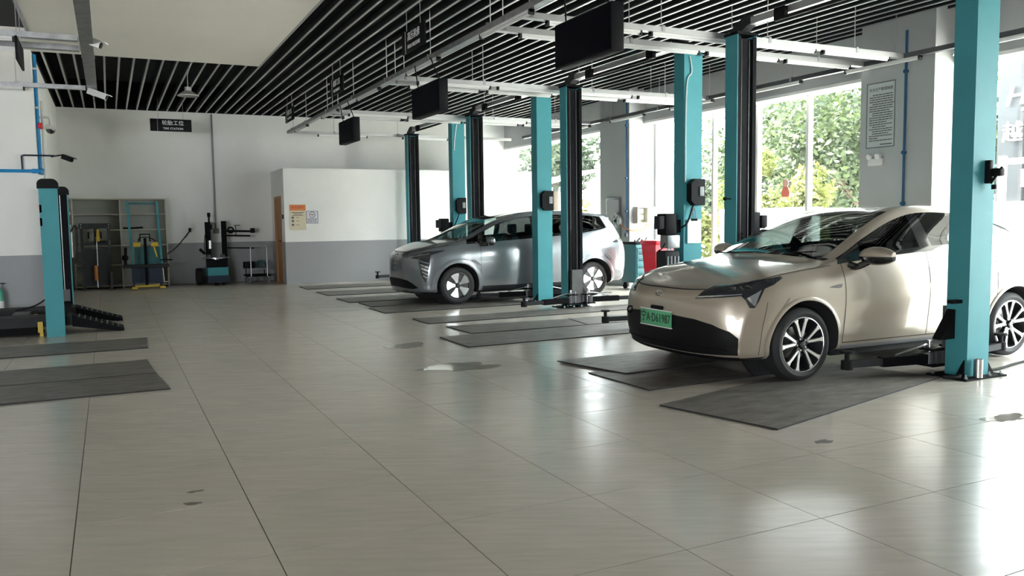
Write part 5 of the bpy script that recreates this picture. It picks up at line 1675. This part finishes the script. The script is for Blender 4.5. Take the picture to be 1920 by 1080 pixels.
for sx in (-.32, .26):
    MB().box(gx + sx, gx + sx + .12, gy - .34, gy - .22, .02, .07, .01).build('foot', 'yellow_paint', r)
    MB().box(gx + sx + .03, gx + sx + .08, gy - .24, gy + .25, .06, .14).build('base_rail', 'navy_pipe', r, ang=0)
    MB().cyl((gx + sx + .03, gy + .2, .04), (gx + sx + .08, gy + .2, .04), .04, 14).build('caster', 'black_rubber', r)
MB().cyl((gx - .42, gy - .1, .56), (gx - .40, gy - .1, .95), .03, 10).ball((gx - .42, gy - .1, .72), .07, 8).build('crank_unit', 'black_plastic', r, split=False)
MB().tube([(gx + .34, gy - .24, .47), (gx + .36, gy - .24, .16), (gx + .44, gy - .24, .16)], .012, 6).build('side_hook', 'white_plastic', r)
MB().bar((gx + .30, gy - .2, .66), (gx + .55, gy - .2, .65), .03).build('push_lever', 'black_metal', r, ang=0)
# tyre changer
tx_, ty_ = 2.28, 20.95
r = thing('tyre_changer', (tx_, ty_, 0), 'tyre changer with teal cabinet and black swing arms by the back wall', 'tyre changer')
MB().box(tx_ - .22, tx_ + .28, ty_ - .30, ty_ + .25, .06, .22).build('base', 'navy_pipe', r, ang=0)
MB().box(tx_ - .22, tx_ + .25, ty_ - .33, ty_ + .25, .22, .42, .012).build('cabinet', 'teal_paint', r)
MB().box(tx_ - .20, tx_ + .23, ty_ - .28, ty_ + .2, .42, .60).build('upper_case', 'black_metal', r, ang=0)
MB().cyl((tx_, ty_ - .1, .60), (tx_, ty_ - .1, .66), .09, 18).lathe([(.0, .66), (.30, .66), (.32, .65), (.32, .635), (.0, .635)], (tx_, ty_ - .1, 0), (0, 0, 1), 32).build('turntable', 'steel', r, split=False)
for k in range(4):
    a = math.pi / 4 + k * math.pi / 2
    MB().box(tx_ + .22 * math.cos(a) - .03, tx_ + .22 * math.cos(a) + .03, ty_ - .1 + .22 * math.sin(a) - .03, ty_ - .1 + .22 * math.sin(a) + .03, .66, .72).build('clamp_jaw', 'grey_steel', r, ang=0)
MB().box(tx_ - .20, tx_ - .08, ty_ + .05, ty_ + .16, .60, 1.50).build('column', 'black_metal', r, ang=0)
MB().box(tx_ - .17, tx_ - .06, ty_ - .12, ty_ + .05, 1.32, 1.44).cyl((tx_ - .12, ty_ - .08, .78), (tx_ - .12, ty_ - .08, 1.62), .022, 10).cyl((tx_ - .12, ty_ - .08, 1.62), (tx_ - .12, ty_ - .08, 1.72), .038, 10).build('mount_head', 'black_metal', r, split=False)
MB().cyl((tx_ - .12, ty_ - .08, .86), (tx_ - .12, ty_ - .08, 1.06), .045, 12).build('head_collar', 'steel', r)
MB().box(tx_ + .18, tx_ + .29, ty_ + .1, ty_ + .22, .42, 1.52).build('helper_column', 'black_metal', r, ang=0)
for z, L, t in ((1.28, .66, .05), (1.17, .58, .04), (.87, .66, .03)):
    MB().bar((tx_ + .25, ty_ + .08, z), (tx_ + .25 + L, ty_ + .02, z - .02), t, t).build('helper_arm', 'black_metal', r, ang=0)
MB().box(tx_ + .84, tx_ + .94, ty_ - .03, ty_ + .07, 1.22, 1.34, .01).build('arm_end', 'black_plastic', r)
MB().lathe([(.06, -.02), (.085, .0), (.06, .02), (.045, .0)], (tx_ + .38, ty_ + .04, 1.30), (0, 1, 0), 20, True).build('press_ring', 'black_metal', r)
MB().cyl((tx_ + .5, ty_ + .05, 1.18), (tx_ + .5, ty_ + .05, 1.40), .012, 8).box(tx_ + .46, tx_ + .60, ty_ + .02, ty_ + .08, 1.40, 1.42).build('arm_knob', 'grey_steel', r, split=False)
MB().tube([(tx_ - .22, ty_ - .05, 1.2), (tx_ - .25, ty_ - .1, .98), (tx_ - .24, ty_ - .1, .8)], .01, 6, 4).build('air_hose', 'black_rubber', r)
MB().cyl((tx_ - .36, ty_ - .1, .86), (tx_ - .24, ty_ - .1, .74), .035, 10).build('bead_blaster', 'black_plastic', r)
MB().lathe([(.12, -.07), (.19, -.07), (.20, -.05), (.20, .05), (.19, .07), (.12, .07)], (tx_ - .38, ty_ + .05, .20), (1, 0, 0), 28, True).build('bead_breaker', 'black_rubber', r)
MB().cyl((tx_ - .05, ty_ - .32, .03), (tx_ + .0, ty_ - .42, .03), .03, 8).cyl((tx_ + .1, ty_ - .32, .03), (tx_ + .12, ty_ - .42, .03), .03, 8).build('pedal', 'black_metal', r)
# platform cart
cx_, cy_ = 3.22, 20.70
r = thing('platform_cart', (cx_, cy_, 0), 'small platform cart with chrome push handle beside the wooden door', 'cart')
MB().box(cx_ - .28, cx_ + .28, cy_ - .2, cy_ + .45, .34, .37).build('upper_deck', 'grey_plastic', r, ang=0)
MB().box(cx_ - .28, cx_ + .28, cy_ - .2, cy_ + .45, .17, .20).build('platform', 'black_metal', r, ang=0)
MB().tube([(cx_ - .19, cy_ - .21, .18), (cx_ - .19, cy_ - .21, .86), (cx_ - .16, cy_ - .21, .90), (cx_ + .16, cy_ - .21, .90), (cx_ + .19, cy_ - .21, .86), (cx_ + .19, cy_ - .21, .18)], .014, 10).build('push_handle', 'alu', r)
for sx in (-.22, .22):
    for sy in (-.15, .38):
        c = MB().lathe([(.03, -.018), (.066, -.018), (.072, -.01), (.072, .01), (.066, .018), (.03, .018)], (cx_ + sx, cy_ + sy, .074), (1, .3, 0), 20, True).build('caster_wheel', 'grey_plastic', r)
        MB().cyl((cx_ + sx - .02, cy_ + sy, .074), (cx_ + sx + .02, cy_ + sy, .074), .02, 10).box(cx_ + sx - .03, cx_ + sx + .03, cy_ + sy - .02, cy_ + sy + .02, .145, .17).build('caster_fork', 'galv', c, split=False)
    MB().box(cx_ + sx - .01, cx_ + sx + .01, cy_ + .40, cy_ + .43, .2, .34).build('deck_leg', 'black_metal', r, ang=0)
o = MB().box(cx_ - .30, cx_ - .06, cy_ + .05, cy_ + .32, .371, .52, .01).build('black_toolbox', 'black_plastic', origin=(cx_ - .18, cy_ + .18, .371)); tag(o, 'black toolbox riding on the platform cart', 'toolbox')
o = MB().tube([(cx_ + .0, cy_ + .1, .40), (cx_ + .05, cy_ + .2, .52), (cx_ + .18, cy_ + .2, .50), (cx_ + .22, cy_ + .1, .40)], .028, 8, 6).build('hose_coil', 'teal_dark', origin=(cx_ + .1, cy_ + .1, .371)); tag(o, 'dark hose coil lying on the platform cart', 'hose')
# conduit, socket hose, switch
r = thing('wall_conduit', (2.375, 21.46, 1.2), 'grey vertical conduit on the back wall with an outlet at its end', 'conduit')
MB().tube([(2.38, 21.465, 4.12), (2.372, 21.465, 1.32)], .022, 8).build('pipe', 'grey_plastic', r)
MB().box(2.31, 2.44, 21.43, 21.49, 1.22, 1.34, .01).build('outlet_box', 'grey_plastic', r)
r = thing('wall_hose', (1.77, 21.45, 1.3), 'thin black hose slung from a wall hook down behind the trolley', 'hose')
MB().tube([(1.77, 21.44, 1.30), (1.66, 21.40, 1.16), (1.45, 21.30, .92), (1.22, 21.0, .76)], .012, 6, 6).build('hose', 'black_rubber', r)
MB().box(1.745, 1.795, 21.44, 21.5, 1.27, 1.36).build('hook', 'black_plastic', r)
o = MB().box(PX - .02, PX, 19.95, 20.05, 1.55, 1.65, .004).build('door_switch', 'charcoal', origin=(PX, 20.0, 1.6)); tag(o, 'dark access switch plate beside the wooden door', 'switch')
# posters on the partition
r = thing('wall_poster', (4.05, PY - .004, 1.28), 'orange and cream information poster on the white partition', 'poster')
b = MB().box(3.86, 4.24, PY - .008, PY - .001, 1.28, 1.74).build('poster_sheet', 'poster_cream', r, ang=0)
MB().box(3.86, 4.24, PY - .008, PY - .001, 1.74, 1.88).build('poster_header', 'poster_orange', r, ang=0)
m = MB(); put_text(m, '安全提示', .075, .0008, (4.05, PY - .0095, 1.815), (1, 0, 0), (0, 0, 1)); m.build('poster_title', 'red_plastic', b, split=False, ang=0)
m = MB()
for k, (a, wd) in enumerate(((1.69, .30), (1.655, .20), (1.62, .26))):
    m.box(4.05 - wd / 2, 4.05 + wd / 2, PY - .0095, PY - .008, a, a + .012)
m.build('poster_text', 'ink_black', b, kind='stuff', ang=0)
m = MB()
for z in (1.55, 1.47, 1.38):
    m.box(3.90, 3.96, PY - .0095, PY - .008, z, z + .05); m.box(4.0, 4.08, PY - .0095, PY - .008, z + .02, z + .03)
m.build('poster_icons', 'ink_grey', b, kind='stuff', ang=0)
r = thing('no_smoking_sign', (4.39, PY - .004, 1.43), 'square white no-smoking sign with purple border on the partition', 'sign')
MB().box(4.25, 4.53, PY - .008, PY - .001, 1.43, 1.73).build('sign_plate', 'paper', r, ang=0)
fr = MB()
for a in ((4.25, 4.53, 1.72, 1.73), (4.25, 4.53, 1.43, 1.44), (4.25, 4.262, 1.44, 1.72), (4.518, 4.53, 1.44, 1.72)):
    fr.box(a[0], a[1], PY - .010, PY - .008, a[2], a[3])
fr.build('sign_border', 'ink_purple', r, split=False, ang=0)
MB().lathe([(.060, -.001), (.072, -.001), (.072, .001), (.060, .001)], (4.39, PY - .0095, 1.64), (0, 1, 0), 28, True).build('prohibition_ring', 'ink_purple', r)
MB().bar((4.345, PY - .0095, 1.685), (4.435, PY - .0095, 1.595), .002, .010, (0, 1, 0)).build('prohibition_bar', 'ink_purple', r, ang=0)
MB().box(4.355, 4.425, PY - .0095, PY - .008, 1.632, 1.648).build('cigarette', 'ink_purple', r, ang=0)
m = MB(); put_text(m, '请勿吸烟', .055, .0008, (4.39, PY - .0095, 1.53), (1, 0, 0), (0, 0, 1)); put_text(m, '违者罚款', .055, .0008, (4.39, PY - .0095, 1.475), (1, 0, 0), (0, 0, 1))
m.build('sign_lettering', 'ink_purple', r, split=False, ang=0)
# ================================================================== right wall, columns
r = thing('wall_notice', (9.925, 8.29, 2.40), 'framed grey-green printed notice on the near column', 'notice')
mat('notice_sheet', (.52, .55, .54), .6)
MB().box(9.915, 9.93, 8.06, 8.54, 2.40, 3.32).build('notice_board', 'notice_sheet', r, ang=0)
f = MB()
for a in ((8.06, 8.54, 3.305, 3.32), (8.06, 8.54, 2.40, 2.415), (8.06, 8.072, 2.415, 3.305), (8.528, 8.54, 2.415, 3.305)):
    f.box(9.910, 9.915, a[0], a[1], a[2], a[3])
f.build('notice_frame', 'ink_grey', r, split=False, ang=0)
m = MB(); put_text(m, '安全生产管理制度', .050, .0006, (9.9145, 8.30, 3.22), (0, -1, 0), (0, 0, 1)); m.build('notice_title', 'ink_black', r, split=False, ang=0)
m = MB()
rng = random.Random(3)
for k in range(21):
    z = 3.14 - k * .032
    a = 8.49 - (.05 if rng.random() < .4 else 0); 
    b = a - rng.uniform(.15, .38) if rng.random() < .4 else 8.10
    y = a
    while y > b:
        l = rng.uniform(.02, .07)
        m.box(9.9135, 9.915, max(b, y - l), y, z, z + .011); y -= l + .008
m.box(9.9135, 9.915, 8.10, 8.30, 2.44, 2.452)
m.build('notice_text', 'ink_black', r, kind='stuff', ang=0)
r = thing('emergency_light', (9.90, 8.36, 2.13), 'small white twin-head emergency light below the notice', 'emergency light')
MB().box(9.86, 9.93, 8.24, 8.46, 2.15, 2.25, .01).build('case', 'white_plastic', r)
for y in (8.28, 8.42):
    MB().cyl((9.89, y, 2.29), (9.83, y, 2.27), .035, 16, .04).cyl((9.90, y, 2.25), (9.90, y, 2.28), .012, 8).build('lamp_head', 'white_plastic', r, split=False)
for x, y, lab in ((9.905, 7.89, 'dark blue vertical air pipe on the near column'), (9.905, 14.66, 'dark blue vertical air pipe on the far column')):
    r = thing('air_pipe', (x, y, .8), lab, 'pipe', 'blue air pipes on the columns')
    MB().tube([(x, y, 3.95 if y < 9 else 4.1), (x, y, 1.42 if y < 9 else 1.12)], .018, 8).build('pipe', 'column_pipe', r)
    for z in (3.4, 2.3, 1.6):
        MB().cyl((x + .02, y, z), (x - .03, y, z), .028, 10).build('pipe_clip', 'column_pipe', r)
    MB().box(x - .04, x + .02, y - .03, y + .03, 1.36 if y < 9 else 1.06, 1.44 if y < 9 else 1.14).build('regulator', 'navy_pipe', r)
r = thing('service_panel', (9.92, 15.2, .92), 'grey metal service panel on the far column', 'panel')
MB().box(9.90, 9.93, 14.92, 15.48, .92, 1.90, .005).build('panel_door', 'galv', r)
MB().box(9.895, 9.90, 14.97, 15.43, .97, 1.85).build('panel_inset', 'bulkhead_paint', r, ang=0)
r = thing('hose_reel', (9.86, 14.97, 1.24), 'round white hose reel on the far column', 'hose reel')
cc = (9.86, 14.97, 1.40)
MB().lathe([(.0, .03), (.15, .03), (.155, .02), (.155, -.02), (.15, -.03), (.0, -.03)], cc, (1, 0, 0), 32).build('reel_disc', 'white_plastic', r)
MB().lathe([(.13, .045), (.165, .045), (.165, -.045), (.13, -.045)], cc, (1, 0, 0), 32, True).build('reel_rim', 'alu', r)
for k in range(6):
    a = k * math.pi / 3
    MB().bar((9.822, 14.97, 1.40), (9.822, 14.97 + .125 * math.cos(a), 1.40 + .125 * math.sin(a)), .016, .01).build('spoke', 'galv', r, ang=0)
MB().cyl((9.80, 14.97, 1.40), (9.93, 14.97, 1.40), .03, 14).build('axle', 'black_plastic', r)
MB().tube([(9.84, 14.85, 1.33), (9.90, 14.55, 1.20), (10.2, 14.45, 1.22), (10.3, 14.5, 1.36)], .010, 6, 6).build('cable', 'orange_paint', r)
r = thing('electric_box', (10.2, 14.5, 1.34), 'open grey electric box on the white side of the far column', 'electric box')
MB().box(10.03, 10.05, 14.44, 14.60, 1.34, 1.69).box(10.05, 10.30, 14.58, 14.60, 1.34, 1.69).box(10.05, 10.30, 14.44, 14.58, 1.34, 1.36).box(10.05, 10.30, 14.44, 14.58, 1.67, 1.69).box(10.28, 10.30, 14.44, 14.58, 1.36, 1.67).build('case', 'cream_laminate', r, split=False, ang=0)
MB().box(10.30, 10.55, 14.43, 14.445, 1.34, 1.69).build('case_door', 'grey_plastic', r, ang=0)
for z in (1.42, 1.56):
    MB().box(10.10, 10.22, 14.50, 14.58, z, z + .09, .008).build('breaker', 'white_plastic', r)
# tool cabinet
r = thing('tool_cabinet', (9.72, 14.05, 0), 'teal rolling tool cabinet with drawers by the far column', 'tool cabinet')
X0, X1, Y0c, Y1c = 9.50, 9.93, 13.74, 14.27
MB().box(X0, X1, Y0c, Y1c, .14, .92, .01).build('body', 'teal_dark', r)
MB().box(X0 - .01, X1 + .01, Y0c - .01, Y1c + .01, .92, .97, .008).build('tray_top', 'black_plastic', r)
z = .16
for k, h in enumerate((.17, .15, .15, .13, .11)):
    dr_ = MB().box(X0 + .02, X1 - .02, Y0c - .022, Y0c, z, z + h - .012, .005).build('drawer', 'teal_dark', r)
    MB().box(X0 + .05, X1 - .05, Y0c - .034, Y0c - .018, z + h - .035, z + h - .020).build('drawer_pull', 'black_plastic', dr_, ang=0)
    z += h
for sx in (X0 + .06, X1 - .06):
    for sy in (Y0c + .06, Y1c - .06):
        MB().cyl((sx - .02, sy, .06), (sx + .02, sy, .06), .06, 16).box(sx - .025, sx + .025, sy - .03, sy + .03, .10, .14).build('caster', 'black_rubber', r, split=False)
for k in range(6):
    x = X0 + .04 + k * .065
    o = MB().bar((x, Y0c + .1 + .05 * (k % 3), .985 + .012 * (k % 2)), (x + .10, Y0c + .25 + .04 * (k % 2), 1.0 + .02 * (k % 3)), .022, .028).build('hand_tool', ['black_metal', 'steel', 'charcoal'][k % 3], origin=(x, Y0c + .2, .971), ang=0)
    tag(o, 'small hand tool lying among others on top of the teal tool cabinet', 'tool', 'tools on the cabinet')
# red bin
r = thing('wheelie_bin', (9.040, 12.35, 0), 'red plastic waste bin in front of the tool cabinet', 'bin')
m = MB()
a = [(8.880, 12.20), (9.200, 12.20), (9.200, 12.50), (8.880, 12.50)]; b = [(8.820, 12.14), (9.240, 12.14), (9.240, 12.58), (8.820, 12.58)]
m._add([(*p, .05) for p in a] + [(*p, .96) for p in b], [(3, 2, 1, 0), (4, 5, 6, 7)] + [(k, (k + 1) % 4, (k + 1) % 4 + 4, k + 4) for k in range(4)])
m.build('bin_body', 'red_plastic', r)
MB().box(8.800, 9.260, 12.10, 12.62, .96, 1.04, .025).build('lid', 'red_plastic', r)
MB().cyl((8.840, 12.52, .06), (8.890, 12.52, .06), .06, 14).cyl((9.190, 12.52, .06), (9.240, 12.52, .06), .06, 14).build('bin_wheel', 'black_rubber', r)
MB().box(8.920, 9.140, 12.152, 12.176, .26, .50).build('bin_label', 'paper', r, ang=0)
m = MB(); m.bar((8.980, 12.152, .58), (9.080, 12.148, .72), .003, .012, (0, 1, 0)).bar((9.080, 12.152, .58), (8.980, 12.148, .72), .003, .012, (0, 1, 0)); m.build('bin_mark', 'ink_white', r, split=False, ang=0)
# puddles
def puddle(c, rx, ry, label, seed, mt='wet_film', nm='puddle', cat='puddle', grp='wet patches on the tiles'):
    rg = random.Random(seed)
    n = 40; vs = []
    ph = [rg.uniform(0, 6.28) for _ in range(4)]
    for k in range(n):
        a = 2 * math.pi * k / n
        f_ = 1 + .22 * math.sin(2 * a + ph[0]) + .16 * math.sin(3 * a + ph[1]) + .10 * math.sin(5 * a + ph[2]) + .07 * math.sin(9 * a + ph[3])
        vs.append((c[0] + rx * f_ * math.cos(a), c[1] + ry * f_ * math.sin(a), .0022))
    vs2 = [(c[0] + (p[0] - c[0]) * 1.03, c[1] + (p[1] - c[1]) * 1.03, .0002) for p in vs]
    m = MB(); m._add(vs + vs2, [tuple(range(n))] + [(k, (k + 1) % n, (k + 1) % n + n, k + n) for k in range(n)])
    o = m.build(nm, mt, origin=(c[0], c[1], 0), ang=0, fix=True)
    tag(o, label, cat, grp)
m = mat('wet_film', (.36, .335, .285), .06, var=.1, vscale=6)
puddle((3.05, 9.05), .20, .22, 'small wet patch on the tiles, farther of the two in the aisle', 1)
puddle((3.05, 7.46), .38, .20, 'wide wet patch on the tiles before the sedan bay', 5)
puddle((5.62, 3.60), .16, .09, 'wet smear on the tiles at the right edge, near the lift post', 8)
mat('dirt_mark', (.16, .14, .12), .7)
for cx_, cy_, rx_, ry_, lab in ((.35, 4.65, .035, .018, 'upper of two small dark scuffs on the tiles at lower left'), (.32, 4.45, .04, .022, 'lower of two small dark scuffs on the tiles at lower left'), (4.04, 3.76, .07, .03, 'small dark scuff on the tiles before the askew mat')):
    puddle((cx_, cy_), rx_, ry_, lab, int(cy_ * 100), 'dirt_mark', 'floor_scuff', 'scuff mark', 'scuffs on the tiles')
# paper charm in the middle window
r = thing('window_charm', (XW - .01, 10.82, 1.77), 'small pink and red paper charm stuck on the middle window', 'ornament')
mat('charm_pink', (.80, .50, .42), .6); mat('charm_red', (.75, .22, .16), .6)
MB().lathe([(.0, -.004), (.07, -.004), (.07, .002), (.0, .002)], (XW - .006, 10.82, 2.02), (1, 0, 0), 20).build('charm_top', 'charm_pink', r)
MB().prism([(10.74, 1.78), (10.90, 1.78), (10.92, 1.86), (10.87, 1.96), (10.77, 1.96), (10.72, 1.86)], XW - .010, XW - .003, 'yz').build('charm_body', 'charm_red', r, ang=0)
# low bench with a box near the column behind the sedan
r = thing('wall_ledge_box', (10.25, 7.15, 0), 'grey storage box standing by the near column behind the sedan', 'box')
MB().box(10.05, 10.5, 6.85, 7.4, 0, 1.42, .01).build('case', 'grey_plastic', r)
MB().box(10.03, 10.52, 6.83, 7.42, 1.42, 1.47, .008).build('lid', 'white_plastic', r)
# ================================================================== outside
mat('paving', (.60, .59, .56), .85, var=.12, vscale=1.5)
mat('render_white', (.82, .82, .80), .8)
mat('corrugated', (.74, .75, .74), .5, metal=.2)
mat('blue_fascia', (.03, .08, .14), .5)
mat('dark_facade', (.008, .011, .014), .5, var=.15, vscale=2)
def leaf_mat(name, c1, c2, tr):
    m = bpy.data.materials.new(name); m.use_nodes = True
    nt = m.node_tree; b = nt.nodes['Principled BSDF']
    geo = nt.nodes.new('ShaderNodeNewGeometry')
    mx = nt.nodes.new('ShaderNodeMix'); mx.data_type = 'RGBA'
    mx.inputs['A'].default_value = (*c1, 1); mx.inputs['B'].default_value = (*c2, 1)
    nt.links.new(geo.outputs['Random Per Island'], mx.inputs['Factor'])
    nt.links.new(mx.outputs['Result'], b.inputs['Base Color'])
    b.inputs['Roughness'].default_value = .6
    t = nt.nodes.new('ShaderNodeBsdfTranslucent')
    nt.links.new(mx.outputs['Result'], t.inputs['Color'])
    ms = nt.nodes.new('ShaderNodeMixShader'); ms.inputs[0].default_value = tr
    out = nt.nodes['Material Output']
    nt.links.new(b.outputs[0], ms.inputs[1]); nt.links.new(t.outputs[0], ms.inputs[2]); nt.links.new(ms.outputs[0], out.inputs['Surface'])
    M[name] = m
leaf_mat('leaf_green', (.014, .027, .010), (.065, .09, .03), .35)
leaf_mat('leaf_dark', (.012, .025, .011), (.045, .065, .028), .3)
leaf_mat('leaf_yellow', (.075, .09, .018), (.14, .15, .038), .4)
g_ = MB().box(XW + .12, 90, -40, 90, -.2, -.03).build('ground', 'paving'); struct(g_)
def crown(c, rad, n, size, seed, blobs=9):
    rg = random.Random(seed)
    bl = [(Vector((rg.gauss(0, .45) * rad[0], rg.gauss(0, .45) * rad[1], rg.gauss(0, .45) * rad[2])), rg.uniform(.35, .6)) for _ in range(blobs)]
    m = MB()
    V = []; F = []
    for i in range(n):
        bc, br = rg.choice(bl)
        d = Vector((rg.gauss(0, 1), rg.gauss(0, 1), rg.gauss(0, 1))).normalized()
        k = rg.uniform(.55, 1) ** .5
        p = Vector(c) + bc + Vector((d.x * rad[0], d.y * rad[1], d.z * rad[2])) * br * k
        a = Vector((rg.gauss(0, 1), rg.gauss(0, 1), rg.gauss(0, .6))).normalized(); b = a.cross(d)
        if b.length < .1: continue
        b.normalize()
        s_ = size * rg.uniform(.6, 1.3)
        n0 = len(V)
        V += [p - a * s_, p + b * s_ * .45, p + a * s_, p - b * s_ * .45]
        F.append((n0, n0 + 1, n0 + 2, n0 + 3))
    m._add(V, F)
    return m
def tree(x, y, h, rad, n, lm, label, seed, size=.16):
    r = thing('tree', (x, y, -.03), label, 'tree', 'trees outside the windows')
    rg = random.Random(seed)
    top = Vector((x + rg.uniform(-.2, .2), y + rg.uniform(-.2, .2), h))
    MB().tube([(x, y, -.03), (x + .05, y, h * .4), tuple(top)], [.16, .12, .05], 8, 4).build('trunk', 'bark', r)
    for k in range(3):
        a = rg.uniform(0, 6.28)
        MB().tube([(x + .04, y, h * .45), (x + math.cos(a) * rad * .5, y + math.sin(a) * rad * .5, h * .8)], [.06, .03], 6, 3).build('branch', 'bark', r)
    cr_ = crown((x, y, h), (rad, rad, rad * .95), n, size, seed, 12).build('crown', lm, r, ang=0, fix=False)
    cr_['kind'] = 'stuff'
def bush(x, y, rad, hh, n, lm, label, seed):
    r = thing('shrub', (x, y, -.03), label, 'shrub', 'shrubs outside the windows')
    o = crown((x, y, hh * .55), (rad, rad, hh * .55), n, .10, seed, 8).build('foliage', lm, r, ang=0, fix=False)
    o['kind'] = 'stuff'
    MB().tube([(x, y, -.03), (x, y, hh * .5)], .04, 6).build('stem', 'bark', r)
tree(21.0, 18.2, 3.6, 2.7, 12000, 'leaf_green', 'leafy green tree in the right half of the middle window', 11, .11)
tree(22.0, 22.6, 3.8, 2.7, 12000, 'leaf_green', 'leafy green tree left of the middle window bar', 12, .11)
tree(26.5, 23.5, 4.6, 3.4, 9000, 'leaf_dark', 'dark tree standing behind the other trees in the middle window', 13, .15)
tree(19.6, 14.0, 3.2, 1.9, 4000, 'leaf_green', 'green tree half hidden by the near column', 14)
tree(26.0, 31.5, 2.6, 2.3, 4500, 'leaf_dark', 'low dark tree seen between the two teal posts beyond the shrub', 15)
tree(17.0, 30.5, 4.0, 2.0, 6000, 'leaf_dark', 'dark green tree seen through the farthest window', 16)
bush(15.6, 14.9, 1.0, 2.2, 2600, 'leaf_yellow', 'yellow-green shrub in the middle window, under the charm', 21)
bush(15.5, 17.0, 1.0, 2.0, 2600, 'leaf_yellow', 'yellow-green shrub beside the near lift post', 22)
bush(15.3, 19.4, 1.0, 1.9, 2600, 'leaf_yellow', 'bright yellow-green shrub between the two teal posts of the empty bay', 23)
bush(14.2, 24.5, .6, 2.0, 1200, 'leaf_yellow', 'small bright shrub seen beside the silver-white hatchback roof', 24)
# white planter wall
o = MB().box(13.4, 13.65, 12.9, 15.8, -.03, 1.52).box(13.35, 13.7, 12.9, 15.8, 1.52, 1.64).build('planter_wall', 'render_white', origin=(13.5, 11.8, -.03)); tag(o, 'low white wall outside the middle window', 'wall')
# kiosk with blue fascia
r = thing('kiosk', (19.5, 25.0, -.03), 'white kiosk with blue fascia seen through the middle window', 'building')
MB().box(18.0, 18.5, 23.6, 28, -.03, 2.85).build('wall', 'render_white', r, ang=0)
MB().box(17.8, 18.6, 23.4, 28.2, 2.85, 3.35).build('fascia', 'blue_fascia', r, ang=0)
MB().box(17.97, 18.0, 24.2, 25.2, .1, 2.3).build('shutter', 'corrugated', r, ang=0)
# corrugated shed
r = thing('corrugated_shed', (17, 33, -.03), 'white corrugated shed with awning behind the far window', 'building')
m = MB()
for k in range(60):
    y = 28.6 + k * .16
    m.box(15.6 + (k % 2) * .03, 15.7 + (k % 2) * .03, y, y + .16, -.03, 2.6)
m.build('wall_sheet', 'corrugated', r, split=False, ang=0)
m = MB()
pts = [(14.2, 2.62), (17.5, 3.5)]
n = 80
vs = []
for k in range(n + 1):
    y = 27.5 + k * .12
    dz = .035 * (1 if k % 2 else -1)
    vs += [(14.2, y, 2.62 + dz), (17.5, y, 3.4 + dz)]
m._add(vs, [(2 * k, 2 * k + 1, 2 * k + 3, 2 * k + 2) for k in range(n)])
m.build('awning_roof', 'corrugated', r, ang=0, fix=False)
MB().box(15.7, 22, 32.5, 38.3, -.03, 4.6).build('main_block', 'render_white', r, ang=0)
for y in (27.7, 31.0, 35.0):
    MB().cyl((14.3, y, -.03), (14.3, y, 2.6), .05, 8).build('awning_post', 'galv', r)
# dark lettered building seen past the nearest post
r = thing('dark_building', (19, 9.0, -.03), 'dark ribbed building with white lettering at the right edge', 'building')
MB().box(17.5, 24, 3.0, 11.6, -.03, 5.2).build('wall', 'dark_facade', r, ang=0)
for k in range(14):
    MB().box(17.44, 17.5, 3.2 + k * .6, 3.28 + k * .6, .1, 5.1).build('rib', 'charcoal', r, ang=0)
m = MB(); put_text(m, '越（汽', .46, .02, (17.42, 11.45, 3.15), (0, -1, 0), (0, 0, 1), align='LEFT'); m.build('sign_lettering', 'ink_white', r, split=False, ang=0)
m = MB(); put_text(m, 'N', .55, .02, (17.42, 10.98, 4.75), (0, -1, 0), (0, 0, 1), align='LEFT'); put_text(m, 'HJ', .62, .02, (17.42, 11.38, 3.92), (0, -1, 0), (0, -.25, 1), align='LEFT'); m.build('script_lettering', 'ink_white', r, split=False, ang=0)
MB().box(17.35, 17.5, 9.8, 11.5, .2, 1.7).build('white_door', 'render_white', r, ang=0)
r = thing('gate_frame', (14.2, 8.9, -.03), 'white gate frame outside the near window', 'gate')
MB().box(14.15, 14.25, 9.25, 9.35, -.03, 2.45).build('gate_post', 'render_white', r, ang=0)
MB().box(14.15, 14.25, 6.0, 9.25, 2.3, 2.4).build('gate_beam', 'render_white', r, ang=0)
MB().box(14.17, 14.23, 8.75, 8.95, 1.9, 2.2).build('gate_sign', 'render_white', r, ang=0)
